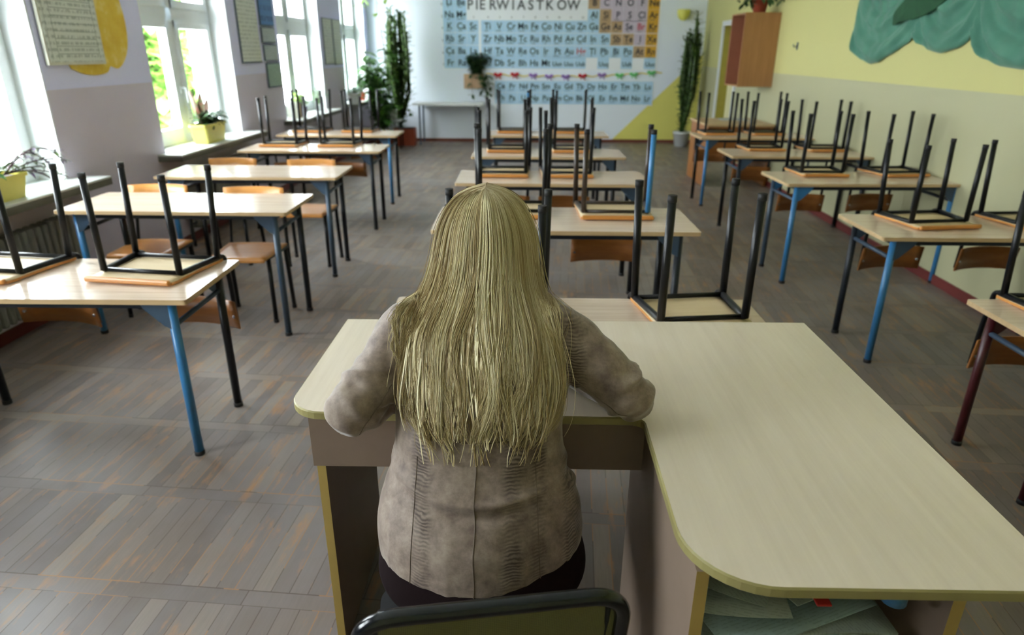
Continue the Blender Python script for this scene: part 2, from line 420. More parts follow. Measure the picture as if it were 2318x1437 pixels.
# ------------------------------------------------------------------ school chairs
ST = .440   # seat height
def curved_panel(bm, w, d0, z0, z1, y, th, arc, nx=10, axis='back'):
    pts = []
    for k in range(nx+1):
        u = -1+2*k/nx
        pts.append((u*w/2, arc*(u*u)))
    P = []
    for z, yy in ((z0, y), (z1, y+d0)):
        P.append([[bm.verts.new((x, yy-a+t_, z)) for x, a in pts] for t_ in (0, th)])
    (A0, A1), (B0, B1) = P
    for k in range(nx):
        for q in ((A0[k], A0[k+1], B0[k+1], B0[k]), (A1[k+1], A1[k], B1[k], B1[k+1]), (A0[k+1], A0[k], A1[k], A1[k+1]), (B0[k], B0[k+1], B1[k+1], B1[k])):
            f = bm.faces.new(q); f.smooth = True
    for k in (0, nx):
        bm.faces.new((A0[k], B0[k], B1[k], A1[k]))
def chair(label, group, X, Y, rz, up, h=0, legs=None, sx=1.0, sz=1.0, back='ply_brown', seat='ply_orange'):
    """faces -Y; up=False puts it upside down with the seat on a desk top of height h; Y = front edge of the seat"""
    legs = legs or (k_, k_, k_, k_)
    S = ST*sz
    loc = (X+.19*sin(rz)*-1, Y+.19, 0) if up else (X, Y+.19, h+S+.0)
    t = thing('school_chair', label, 'chair', loc, (0, 0, rz) if up else (0, pi, rz), group)
    wf, wr = .155*sx, .178*sx
    def seat_me():
        bm = bmesh.new(); n = 8; rows = []
        T = []
        for j in range(n+1):
            v = j/n; y = -.19+.38*v
            w = (.172+.012*v)*sx
            zc = -.010*sin(pi*min(1, v*1.15)) if v < .87 else 0
            if j == 0: zc = -.012
            row = []
            for i in range(n+1):
                u = -1+2*i/n
                yy = y
                if j == n: yy -= .02*u*u
                if j == 0: yy += .012*u**4
                row.append((u*w, yy, S-.001+(zc*(1-.3*u*u) if j else -.006)*.5))
            rows.append(row)
        top = [[bm.verts.new(p) for p in r] for r in rows]; bot = [[bm.verts.new((p[0], p[1], p[2]-.011)) for p in r] for r in rows]
        for j in range(n):
            for i in range(n):
                f = bm.faces.new((top[j][i], top[j][i+1], top[j+1][i+1], top[j+1][i])); f.smooth = True
                f = bm.faces.new((bot[j][i+1], bot[j][i], bot[j+1][i], bot[j+1][i+1])); f.material_index = 1; f.smooth = True
        rim = [(0, i) for i in range(n)]+[(j, n) for j in range(n)]+[(n, n-i) for i in range(n)]+[(n-j, 0) for j in range(n)]
        for k in range(len(rim)):
            a, b = rim[k], rim[(k+1) % len(rim)]
            f = bm.faces.new((top[a[0]][a[1]], bot[a[0]][a[1]], bot[b[0]][b[1]], top[b[0]][b[1]]))
        # rolled front lip
        box(bm, -.168*sx, .168*sx, -.197, -.178, S-.026, S-.004, .006)
        return mesh_of(bm, [M[seat], M['ply_under']])
    link('seat', cached(('seat', sx, sz, seat), seat_me), None, t)
    fr = M[legs[3]] if legs[3] != b_ else M['black']
    zf = S-.024
    def frame_me():
        bm = bmesh.new()
        for s in (-1, 1):
            tube(bm, fillet([(s*wf, -.10, zf-.01), (s*wf, -.085, zf), (s*wr, .165, zf)], .02), .0125, 10)
        tube(bm, [(-wf, -.085, zf), (wf, -.085, zf)], .0095, 8); tube(bm, [(-wr, .135, zf), (wr, .135, zf)], .0095, 8)
        return mesh_of(bm, [fr])
    link('seat_frame', cached(('frame_', sx, sz, fr.name), frame_me), None, t)
    for i, (s, r) in enumerate(((-1, 0), (1, 0), (-1, 1), (1, 1))):
        def leg_me(s=s, r=r, i=i):
            bm = bmesh.new()
            if not r: pts = [(s*wf, -.095, zf), (s*wf, -.098, 0.012)]
            else: pts = [(s*wr, .140, zf), (s*(wr+.006), .165, .012)]
            tube(bm, pts, .0138, 10); return mesh_of(bm, [M[legs[i]]])
        lo = link('leg', cached(('leg', s, r, sx, sz, legs[i]), leg_me), None, t)
        def cap_me(s=s, r=r):
            bm = bmesh.new(); p = (s*wf, -.098) if not r else (s*(wr+.006), .165)
            tube(bm, [(p[0], p[1], 0), (p[0], p[1], .022)], .0148, 10); return mesh_of(bm, [M['rubber']])
        link('leg_cap', cached(('cap', s, r, sx, sz), cap_me), None, lo)
    def up_me(s):
        bm = bmesh.new()
        tube(bm, fillet([(s*wr, .15, zf), (s*wr, .19, zf+.005), (s*wr*.97, .215, S+.12), (s*wr*.93, .235, S+.33)], .035), .0105, 10)
        return mesh_of(bm, [fr])
    for s in (-1, 1): link('back_upright', cached(('upr', s, sx, sz, fr.name), lambda: up_me(s)), None, t)
    def back_me():
        bm = bmesh.new(); curved_panel(bm, .375*sx, .018, S+.205, S+.345, .242, .009, .050); return mesh_of(bm, [M[back]])
    bk = link('backrest', cached(('back', sx, sz, back), back_me), None, t)
    def riv():
        bm = bmesh.new()
        for s in (-1, 1): tube(bm, [(s*wr*.94, .205, S+.285), (s*wr*.94, .235, S+.285)], .007, 8)
        return mesh_of(bm, [M['steel']])
    link('rivets', cached(('riv', sx, sz), riv), None, bk)
    return t
GU = 'chairs put upside down on the desks'; GS = 'chairs standing behind the bare desks'
def inv(key, X, Y, label, **kw):
    chair(label, GU, X, Y, kw.pop('rz', 0), False, HT[key]+.0005, **kw)
inv('L1', -1.555, 2.49, 'upturned chair on the nearest window-row desk, the right one of its two', sx=1.10, sz=.965, rz=-.13)
inv('L1', -2.215, 2.49, 'upturned chair on the nearest window-row desk, cut by the left frame edge', sx=1.10, sz=.965, rz=-.13)
inv('L4', -2.33, 6.40, 'upturned chair on the fourth window-row desk, left of its two', sx=1.02)
inv('L4', -1.785, 6.42, 'upturned chair on the fourth window-row desk, right of its two', sx=1.02)
inv('L5', -2.385, 7.53, 'upturned chair on the farthest window-row desk, left of its two')
inv('L5', -1.845, 7.55, 'upturned chair on the farthest window-row desk, right of its two')
inv('M1', .60, 1.995, 'upturned chair just beyond the teacher desk, four black legs standing up', sx=.95, sz=1.015, rz=.13)
inv('M1', -.085, 1.985, 'upturned chair mostly hidden behind the blonde hair, just past the teacher desk', sx=.95, sz=.93)
inv('M2', .485, 3.34, 'upturned chair with one blue leg and brown legs, on the second middle-row desk', legs=(b_, w_, w_, w_), sx=1.08)
inv('M2', -.055, 3.34, 'upturned chair right behind the head, on the second middle-row desk', sx=1.08)
inv('M3', -.14, 4.60, 'upturned chair on the third middle-row desk, left of its two', sx=1.03)
inv('M3', .31, 4.60, 'upturned chair on the third middle-row desk, right of its two', sx=1.03)
inv('M4', -.145, 5.88, 'upturned chair on the fourth middle-row desk, left of its two')
inv('M4', .43, 5.89, 'upturned chair on the fourth middle-row desk, right of its two')
inv('M5', -.11, 7.45, 'upturned chair on the farthest middle-row desk, left of its two', legs=(b_, k_, k_, d_))
inv('M5', .51, 7.45, 'upturned chair on the farthest middle-row desk, right of its two')
inv('R1', 2.14, 2.25, 'upturned chair on the nearest low right-row desk, cut by the right frame edge')
inv('R2', 2.235, 3.47, 'upturned chair on the second right-row desk, the one nearer the aisle', sx=1.04, sz=.97, rz=.14)
inv('R2', 2.80, 3.47, 'upturned chair on the second right-row desk, beside the yellow wall', sx=1.0, sz=.97, rz=.12)
inv('R3', 2.225, 4.94, 'upturned chair on the third right-row desk, the one nearer the aisle', sx=.98)
inv('R3', 2.81, 4.96, 'upturned chair on the third right-row desk, beside the wall', sx=.98, rz=.12)
inv('R4', 2.26, 6.31, 'upturned chair on the fourth right-row desk, the one nearer the aisle')
inv('R4', 2.82, 6.29, 'upturned chair on the fourth right-row desk, beside the wall')
inv('R5', 2.17, 7.55, 'upturned chair on the farthest right-row desk, the one nearer the aisle')
inv('R5', 2.71, 7.57, 'upturned chair on the farthest right-row desk, beside the wall')
for (X, Y, lab) in ((-1.70, 3.76, 'standing orange plywood chair behind the second window-row desk, right one'),
                    (-2.34, 3.82, 'standing orange plywood chair behind the second window-row desk, left one'),
                    (-1.68, 4.92, 'standing orange plywood chair behind the third window-row desk, right one'),
                    (-2.32, 4.95, 'standing orange plywood chair behind the third window-row desk, left one')):
    chair(lab, GS, X, Y, 0, True, back='ply_orange', sx=1.02)

# ------------------------------------------------------------------ teacher desk
def arc(cx, cy, r, a0, a1, n=8):
    return [(cx+r*cos(radians(a0+(a1-a0)*k/n)), cy+r*sin(radians(a0+(a1-a0)*k/n))) for k in range(n+1)]
ZD = .80
MD_top = wood('birch_desktop', srgb(210, 198, 178), srgb(220, 209, 190), .25, 1, 1, 22, .5, .03)
MD_edge = simple('olive_edge_band', srgb(146, 137, 88), .45, 0, .05)
MD_pan = simple('taupe_panel', srgb(130, 112, 98), .5, 0, .06)
MD_strip = simple('panel_edge_strip', srgb(176, 150, 84), .5, 0, .05)
td = thing('teacher_desk', 'large L-shaped pale birch teacher desk with rounded corners and olive edge', 'desk', (0, 1.6, 0))
off = Matrix.Translation((0, -1.6, 0))
out = [(.893, 1.957), (-.553, 1.948)] + arc(-.475, 1.45, .085, 180, 270)[:] 
out[2:] = arc(-.470, 1.448, .088, 180, 270) + [(.262, 1.352)] + [(x, y) for x, y in arc(.262, 1.327, .023, 90, 0, 4)] + arc(.425, .972, .145, 180, 270, 10) + [(.893, .827)]
out = out[::-1]
def inset_poly(p, d):
    q = []; n = len(p)
    for i in range(n):
        a, b, c = Vector(p[i-1]), Vector(p[i]), Vector(p[(i+1) % n])
        e1 = (b-a).normalized(); e2 = (c-b).normalized()
        n1 = Vector((e1.y, -e1.x)); n2 = Vector((e2.y, -e2.x)); nn = (n1+n2).normalized()
        q.append(tuple(b+nn*d/max(.4, nn.dot(n1))))
    return q
area = sum(a[0]*b[1]-b[0]*a[1] for a, b in zip(out, out[1:]+out[:1]))
sg = 1 if area < 0 else -1
bm = bmesh.new(); prism(bm, [(x, y-1.6) for x, y in inset_poly(out, .003*sg)], ZD-.020, ZD)
obj('desktop', bm, MD_top, td)
bm = bmesh.new()
oo = [(x, y-1.6) for x, y in out]; ii = [(x, y-1.6) for x, y in inset_poly(out, .0032*sg)]; n = len(oo)
prof = [(ii, ZD-.0002), (ii, ZD+.0002), (oo, ZD-.003), (oo, ZD-.019), (ii, ZD-.0215)]
rings = [[bm.verts.new((x, y, z)) for x, y in p] for p, z in prof]
for a, b in zip(rings, rings[1:]):
    for i in range(n): bm.faces.new((a[i], a[(i+1) % n], b[(i+1) % n], b[i]))
bm.faces.new(rings[-1])
obj('edge_band', bm, MD_edge, td)
def panel(name, x0, x1, y0, y1, z0, z1, strip=None):
    bm = bmesh.new(); box(bm, x0, x1, y0-1.6, y1-1.6, z0, z1)
    for f in bm.faces:
        if strip and f.normal.y < -.9: f.material_index = 1
    me = mesh_of(bm, [MD_pan, MD_strip]); return link(name, me, None, td)
panel('side_panel', -.512, -.490, 1.41, 1.915, 0, ZD-.0216, True)
panel('apron', -.512, .30, 1.388, 1.408, .632, ZD-.0216)
panel('side_panel', .300, .322, .885, 1.53, 0, ZD-.0216, True)
panel('side_panel', .742, .764, .885, 1.53, 0, ZD-.0216, True)
panel('side_panel', .862, .880, 1.56, 1.915, 0, ZD-.0216, True)
panel('back_panel', .322, .742, 1.50, 1.52, .05, ZD-.0216)
panel('shelf', .322, .742, .90, 1.50, .50, .518)
panel('shelf', .322, .742, .90, 1.50, .10, .118)

# papers on the shelf
def paper(name, c1, k):
    t = NT(name); c = t.coord(); x, y, z_ = t.sep(t.mapping(c, rot=(0, 0, k)))
    ln = t.math('MULTIPLY', t.math('GREATER_THAN', t.math('SINE', t.math('MULTIPLY', y, 900)), .35), t.math('GREATER_THAN', t.noise(t.mapping(c, rot=(0, 0, k), sc=(120, 140, 1)), 1, 1), .47))
    t.set(t.mix(t.math('MULTIPLY', ln, .22), t.mix(t.noise(c, 9, 3), c1, tuple(q*.82 for q in c1[:3])+(1,)), srgb(86, 96, 100)), .65); return t.m
MP = [paper('paper_white', srgb(190, 202, 202), .3), paper('paper_grey_print', srgb(156, 168, 166), 1.2), paper('paper_blueish', srgb(164, 188, 196), -.4)]
rs = random.Random(3); z = .5185
for k in range(13):
    w, d = rs.choice([(.21, .297), (.21, .297), (.25, .33), (.18, .24)])
    bm = bmesh.new(); g = 7
    cx = rs.uniform(.40, .66); cy = rs.uniform(1.02, 1.16); a = rs.uniform(-.5, .5)+(0 if k % 2 else pi/2)
    th = rs.choice([.0015, .003, .006]); ph = rs.uniform(0, 6); amp = rs.uniform(.0025, .006)
    vs = [[[None]*(g+1) for _ in range(g+1)] for _ in range(2)]
    for L in range(2):
        for i in range(g+1):
            for j in range(g+1):
                u, v = (i/g-.5)*w, (j/g-.5)*d
                x = cx+u*cos(a)-v*sin(a); y = cy+u*sin(a)+v*cos(a)
                x = min(.738, max(.326, x)); y = min(1.49, max(.893, y))
                vs[L][i][j] = bm.verts.new((x, y, z+L*th+amp+amp*sin(ph+u*22+v*13)*.95))
    for i in range(g):
        for j in range(g):
            bm.faces.new((vs[1][i][j], vs[1][i+1][j], vs[1][i+1][j+1], vs[1][i][j+1])); bm.faces.new((vs[0][i][j], vs[0][i][j+1], vs[0][i+1][j+1], vs[0][i+1][j]))
    for i in range(g):
        for (p, q) in (((i, 0), (i+1, 0)), ((i+1, g), (i, g)), ((0, i+1), (0, i)), ((g, i), (g, i+1))):
            bm.faces.new((vs[0][p[0]][p[1]], vs[0][q[0]][q[1]], vs[1][q[0]][q[1]], vs[1][p[0]][p[1]]))
    bmesh.ops.remove_doubles(bm, verts=bm.verts, dist=1e-5)
    pk = rs.choice([0, 1, 1, 2]); o = obj('paper_sheet', bm, MP[pk], None, True)
    tag(o, {0: 'white', 1: 'grey closely printed', 2: 'pale bluish'}[pk]+' sheets in the paper pile on the open shelf under the desk wing', 'paper', {0: 'white', 1: 'grey', 2: 'bluish'}[pk]+' papers piled on the desk shelf')
    z += th+amp*2+.0008
zpile = z
bm = bmesh.new(); box(bm, .525, .552, .905, .928, zpile+.001, zpile+.006, .002); o = obj('red_tab', bm, simple('red_plastic', srgb(170, 40, 30), .5)); tag(o, 'small red tab on top of the papers under the desk wing', 'tab')
bm = bmesh.new(); lathe(bm, [(.0, 0), (.022, 0), (.022, .03), (.0, .03)], 16, (.668, .925, zpile+.001)); o = obj('tape_roll', bm, simple('blue_plastic', srgb(60, 110, 150), .35)); tag(o, 'small round blue object at the right of the paper pile', 'roll')

# ------------------------------------------------------------------ teacher chair
tc = thing('mesh_back_chair', 'black tube framed chair with an olive mesh back, behind the sitting person', 'chair', (-.07, .98, 0), (0, 0, radians(9)))
bm = bmesh.new()
back = fillet([(-.205, -.12, .46), (-.208, -.175, .60), (-.206, -.215, .812), (.206, -.215, .812), (.208, -.175, .60), (.205, -.12, .46)], .065, 8)
tube(bm, back, .0135, 14); obj('back_frame', bm, simple('black_gloss_tube', srgb(12, 16, 22), .18, 0, .05), tc)
def meshmat():
    t = NT('olive_mesh_fabric'); c = t.coord(); x, y, z = t.sep(c)
    sx_ = t.math('ABSOLUTE', t.math('SINE', t.math('MULTIPLY', x, 1100))); sz_ = t.math('ABSOLUTE', t.math('SINE', t.math('MULTIPLY', z, 900)))
    h = t.math('MAXIMUM', sx_, sz_)
    col = t.mix(t.math('GREATER_THAN', h, .75), srgb(24, 24, 16), srgb(112, 110, 62))
    t.set(col, .6); t.l(t.math('GREATER_THAN', h, .42), t.b.inputs['Alpha']); t.bump(h, .4, .001); return t.m
bm = bmesh.new(); ny, nx = 12, 14; g = []
for j in range(ny+1):
    z_ = .47+.345*j/ny; yb = -.12-.055*min(1, (z_-.46)/.14)-.04*max(0, (z_-.60)/.222)
    row = []
    for i in range(nx+1):
        u = -1+2*i/nx; ww = .2
        if z_ > .77: ww = .2-.055*((z_-.77)/.045)**2*.6
        row.append((u*ww, yb-.018*(1-u*u)*min(1, (.83-z_)/.10), z_))
    g.append(row)
A = [[bm.verts.new(p) for p in r] for r in g]; B = [[bm.verts.new((p[0], p[1]+.0015, p[2])) for p in r] for r in g]
for j in range(ny):
    for i in range(nx):
        bm.faces.new((A[j][i], A[j][i+1], A[j+1][i+1], A[j+1][i])); bm.faces.new((B[j][i+1], B[j][i], B[j+1][i], B[j+1][i+1]))
obj('mesh_panel', bm, meshmat(), tc, True)
for s in (-1, 1):
    bm = bmesh.new(); tube(bm, [(s*.185, -.150, .55), (s*.18, -.205, .79)], .006, 8, flat=2); obj('back_bracket', bm, M['black'], tc)
bm = bmesh.new(); prism(bm, rounded_rect(-.21, .21, -.14, .24, .05), .425, .452); obj('seat', bm, simple('black_seat_fabric', srgb(26, 26, 28), .8), tc)
for s in (-1, 1):
    bm = bmesh.new(); tube(bm, fillet([(s*.205, -.12, .47), (s*.215, -.15, .40), (s*.225, -.20, 0)], .03), .0105, 10); obj('leg', bm, M['steel'], tc)
    bm = bmesh.new(); tube(bm, fillet([(s*.205, -.12, .425), (s*.212, .20, .42), (s*.225, .23, 0)], .03), .0105, 10); obj('leg', bm, M['steel'], tc)
# ------------------------------------------------------------------ the seated person
def catmull(pts, n):
    """pts: list of tuples (any dimension); n samples per span"""
    out = []; P = [pts[0]]+list(pts)+[pts[-1]]
    for i in range(1, len(P)-2):
        for k in range(n):
            t = k/n
            out.append(tuple(.5*((2*b)+(-a+c)*t+(2*a-5*b+4*c-d)*t*t+(-a+3*b-3*c+d)*t**3) for a, b, c, d in zip(P[i-1], P[i], P[i+1], P[i+2])))
    out.append(tuple(pts[-1])); return out
def limb(bm, keys, n=6, seg=20, flat=1.0):
    """keys (x,y,z,r) -> closed tapered tube with domed ends"""
    s = catmull(keys, n)
    tube(bm, [k[:3] for k in s], [k[3] for k in s], seg, True, 0)
    for e in (s[0], s[-1]):
        r = bmesh.ops.create_uvsphere(bm, u_segments=16, v_segments=10, radius=e[3]*.99); bmesh.ops.translate(bm, vec=e[:3], verts=r['verts'])
def ell(bm, c, r, rot=(0, 0, 0)):
    q = bmesh.ops.create_uvsphere(bm, u_segments=24, v_segments=16, radius=1)
    m = Matrix.Translation(c) @ Matrix.Rotation(rot[2], 4, 'Z') @ Matrix.Rotation(rot[1], 4, 'Y') @ Matrix.Rotation(rot[0], 4, 'X') @ Matrix.Diagonal((*r, 1))
    bmesh.ops.transform(bm, matrix=m, verts=q['verts'])
def torso(bm, keys, seg=48, power=2.4, n=6, low=None):
    """keys (z, cx, back_y, front_y, hw)"""
    rings = []
    p_hi = power
    for z, cx, by, fy, hw in catmull(keys, n):
        if low: power = low+(p_hi-low)*min(1, max(0, (z-.66)/.2))
        cy, ry = (by+fy)/2, (fy-by)/2; ring = []
        for k in range(seg):
            a = 2*pi*k/seg; c, s_ = cos(a), sin(a)
            ring.append(bm.verts.new((cx+hw*abs(c)**(2/power)*(1 if c > 0 else -1), cy+ry*abs(s_)**(2/power)*(1 if s_ > 0 else -1), z)))
        rings.append(ring)
    for a, b in zip(rings, rings[1:]):
        for k in range(seg): bm.faces.new((a[k], a[(k+1) % seg], b[(k+1) % seg], b[k]))
    bm.faces.new(rings[0][::-1]); bm.faces.new(rings[-1])
def baked(bm, voxel, smooth_n, name):
    bmesh.ops.recalc_face_normals(bm, faces=bm.faces)
    me = bpy.data.meshes.new(name); bm.to_mesh(me); bm.free()
    o = bpy.data.objects.new(name, me); COL.objects.link(o)
    m1 = o.modifiers.new('r', 'REMESH'); m1.mode = 'VOXEL'; m1.voxel_size = voxel
    m2 = o.modifiers.new('s', 'SMOOTH'); m2.factor = .5; m2.iterations = smooth_n
    bpy.context.view_layer.update()
    ev = o.evaluated_get(bpy.context.evaluated_depsgraph_get())
    new = bpy.data.meshes.new_from_object(ev); new.name = name
    bpy.data.objects.remove(o); bpy.data.meshes.remove(me)
    for p in new.polygons: p.use_smooth = True
    return new

PX = -.088
LS, LE, LWr = (-.262, 1.385, 1.012), (-.368, 1.262, .868), (-.170, 1.560, .840)
RS, RE, RWr = (.082, 1.385, 1.008), (.248, 1.335, .866), (.045, 1.600, .840)

# body: one continuous skin mesh (torso, neck, head, arms, hands, legs, feet)
bm = bmesh.new()
torso(bm, [(.50, PX-.004, 1.07, 1.30, .17), (.60, PX-.004, 1.10, 1.34, .19), (.80, PX-.004, 1.19, 1.38, .155), (.95, PX, 1.27, 1.46, .165), (1.03, PX, 1.33, 1.47, .15), (1.07, PX, 1.37, 1.46, .09)])
limb(bm, [(PX, 1.40, 1.03, .056), (PX, 1.44, 1.08, .053), (PX+.002, 1.475, 1.13, .053), (PX+.002, 1.50, 1.17, .056)])
HC = Vector((PX+.004, 1.525, 1.190)); tilt = radians(-24)
def hp(x, y, z):   # head local -> world (y = face direction)
    v = Matrix.Rotation(tilt, 3, 'X') @ Vector((x, y, z)); return tuple(HC+v)
ell(bm, hp(0, -.012, .016), (.074, .094, .092), (tilt, 0, 0)); ell(bm, hp(0, .022, -.045), (.060, .068, .066), (tilt, 0, 0))
ell(bm, hp(0, .055, -.092), (.026, .024, .020), (tilt, 0, 0))
limb(bm, [(*hp(0, .082, .012), .007), (*hp(0, .098, -.012), .009), (*hp(0, .106, -.026), .012)], 3, 10)
for s in (-1, 1):
    ell(bm, hp(s*.012, .095, -.030), (.009, .010, .007), (tilt, 0, 0))
    ell(bm, hp(s*.078, -.004, -.008), (.008, .018, .030), (tilt, 0, 0))
    ell(bm, hp(s*.034, .066, -.030), (.022, .022, .022), (tilt, 0, 0))
    ell(bm, hp(s*.032, .076, .022), (.022, .012, .007), (tilt, 0, 0))
ell(bm, hp(0, .088, -.058), (.024, .009, .006), (tilt, 0, 0)); ell(bm, hp(0, .086, -.069), (.020, .009, .007), (tilt, 0, 0))
def hand(wr, el, side):
    w = Vector(wr); d = (w-Vector(el)); d.z = 0; d.normalize(); q = Vector((-d.y, d.x, 0))*side   # q towards the thumb
    up = Vector((0, 0, 1)); base = w+Vector((0, 0, -.012))
    limb(bm, [(*(base+d*.0), .026), (*(base+d*.035), .030), (*(base+d*.07), .031)], 4, 16)
    ell(bm, base+d*.055, (.040, .040, .017), (0, 0, 0))
    for i, (o_, L) in enumerate(((.030, .072), (.011, .080), (-.009, .075), (-.028, .058))):
        a = base+d*.082+q*o_; b = a+d*L*.42+up*.006+q*o_*.12; c = b+d*L*.30-up*.008; e = c+d*L*.24-up*.009
        limb(bm, [(*a, .0095), (*b, .0088), (*c, .0082), (*e, .0070)], 3, 10)
    a = base+d*.022+q*.028; b = a+d*.030+q*.022-up*.003; c = b+d*.030+q*.004-up*.004
    limb(bm, [(*a, .012), (*b, .0105), (*c, .0085)], 4, 10)
limb(bm, [(*LS, .045), (-.302, 1.325, .94, .038), (*LE, .038), (-.28, 1.40, .853, .036), (*LWr, .025)]); hand(LWr, LE, -1)
limb(bm, [(*RS, .045), (.168, 1.356, .94, .038), (*RE, .038), (.15, 1.46, .853, .036), (*RWr, .025)]); hand(RWr, RE, 1)
for s in (-1, 1):
    x = PX+s*.095
    limb(bm, [(x, 1.18, .535, .085), (x, 1.35, .53, .078), (x+s*.01, 1.56, .525, .058), (x+s*.01, 1.585, .44, .050), (x+s*.01, 1.57, .26, .046), (x+s*.01, 1.575, .09, .034), (x+s*.01, 1.60, .055, .036)], 5)
    limb(bm, [(x+s*.01, 1.56, .045, .034), (x+s*.015, 1.66, .036, .036), (x+s*.018, 1.735, .028, .027)], 4)
me = baked(bm, .0055, 2, 'person')
t = NT('skin'); c = t.coord(); t.set(t.mix(t.noise(c, 30, 3), srgb(214, 168, 140), srgb(226, 184, 158)), .5); t.b.inputs['Subsurface Weight'].default_value = .08
person = link('person', me, t.m)
tag(person, 'person with long blonde hair and taupe jacket, seen from behind, seated at the desk', 'person')
# eyes
for s in (-1, 1):
    bm = bmesh.new(); ell(bm, hp(s*.032, .0745, .005), (.0095, .0095, .0080)); ey = obj('eye', bm, simple('eye_white', srgb(216, 212, 206), .2), person, True)
    bm = bmesh.new(); ell(bm, hp(s*.032, .0805, .003), (.0048, .0040, .0048)); obj('iris', bm, simple('iris_blue', srgb(60, 80, 96), .2), ey, True)

# jacket
bm = bmesh.new()
torso(bm, [(.548, PX-.002, 1.042, 1.415, .226), (.57, PX-.002, 1.045, 1.42, .231), (.63, PX-.002, 1.062, 1.425, .231), (.70, PX-.002, 1.105, 1.42, .213), (.76, PX-.004, 1.140, 1.41, .193), (.82, PX-.004, 1.165, 1.42, .186),
           (.88, PX-.002, 1.193, 1.45, .190), (.95, PX, 1.235, 1.48, .198), (1.00, PX, 1.272, 1.50, .200), (1.035, PX, 1.305, 1.50, .196), (1.066, PX, 1.335, 1.48, .178), (1.085, PX, 1.365, 1.46, .12), (1.10, PX, 1.390, 1.45, .075)], low=1.95)
limb(bm, [(-.215, 1.385, 1.018, .060), (-.262, 1.372, .998, .067), (-.300, 1.322, .938, .063), (-.348, 1.268, .888, .061), (-.366, 1.258, .860, .0565), (-.330, 1.325, .858, .054), (-.262, 1.425, .856, .050), (-.190, 1.530, .846, .040)], 5, 28)
limb(bm, [(.045, 1.385, 1.016, .060), (.090, 1.378, .998, .066), (.155, 1.358, .945, .066), (.218, 1.335, .893, .061), (.250, 1.335, .862, .0555), (.215, 1.392, .860, .054), (.145, 1.475, .858, .050), (.070, 1.572, .846, .040)], 5, 28)
ell(bm, (-.252, 1.375, 1.040), (.052, .058, .030)); ell(bm, (.078, 1.378, 1.038), (.052, .058, .030))
limb(bm, [(PX-.05, 1.42, 1.09, .022), (PX, 1.385, 1.105, .024), (PX+.05, 1.42, 1.09, .022)], 4, 12)
me = baked(bm, .0055, 3, 'jacket')
# cloth folds
nrm = [v.normal.copy() for v in me.vertices]
def gauss(x, s): return math.exp(-(x/s)**2)
for i, v in enumerate(me.vertices):
    p = v.co; d = 0
    torso_w = 1 if abs(p.x-PX) < .215 else 0
    if p.z < .80:
        hem = .5*gauss(p.z-.548, .02)
        d += .0028*noise.noise(Vector((p.x*9, p.y*3, p.z*20)))+.0016*noise.noise(Vector((p.x*30, 0, p.z*14+5)))
        zz = .722+.10*(p.x-PX)**2*8
        d += .0095*gauss(p.z-zz, .010)*gauss(p.x-PX, .15) - .006*gauss(p.z-zz+.020, .011)*gauss(p.x-PX, .15)
        zz = .64-.25*(p.x-PX); d += .0035*gauss(p.z-zz, .013)*gauss(p.x-PX-.04, .09)
    # waist seam pulls in, fabric swells above it
    zs = .838+.9*(p.x-PX)**2*1.1
    if torso_w and p.y < 1.35:
        d += -.004*gauss(p.z-zs, .006)+.005*gauss(p.z-zs-.018, .016)
        d += .004*noise.noise(Vector((p.x*14, p.z*9, 3)))*gauss(p.z-.93, .09)
    # sleeve wrinkles wrap around the elbow
    for (E_, S_, sd) in ((Vector((-.366, 1.258, .860)), Vector((-.262, 1.372, .998)), -1), (Vector((.250, 1.335, .862)), Vector((.090, 1.378, .998)), 1)):
        if (p.x-PX)*sd > .19 or (p-E_).length < .09:
            ax = (S_-E_).normalized(); a = (p-E_).dot(ax)
            ang = noise.noise(p*8)*3.2
            fold = sin(a*62+ang*.8+(p.x-E_.x)*sd*30)
            fold = (1-abs(fold))*2-1+.35*sin(a*150+ang*1.5)
            amp = .0095*gauss(a-.035, .085)
            d += amp*fold*(.55+.45*noise.noise(p*16+Vector((3, 1, 0))))
            d += .0038*noise.noise(Vector((p.x*24, p.y*24, p.z*8)))
    v.co = p+nrm[i]*d
for _ in range(1):
    pass
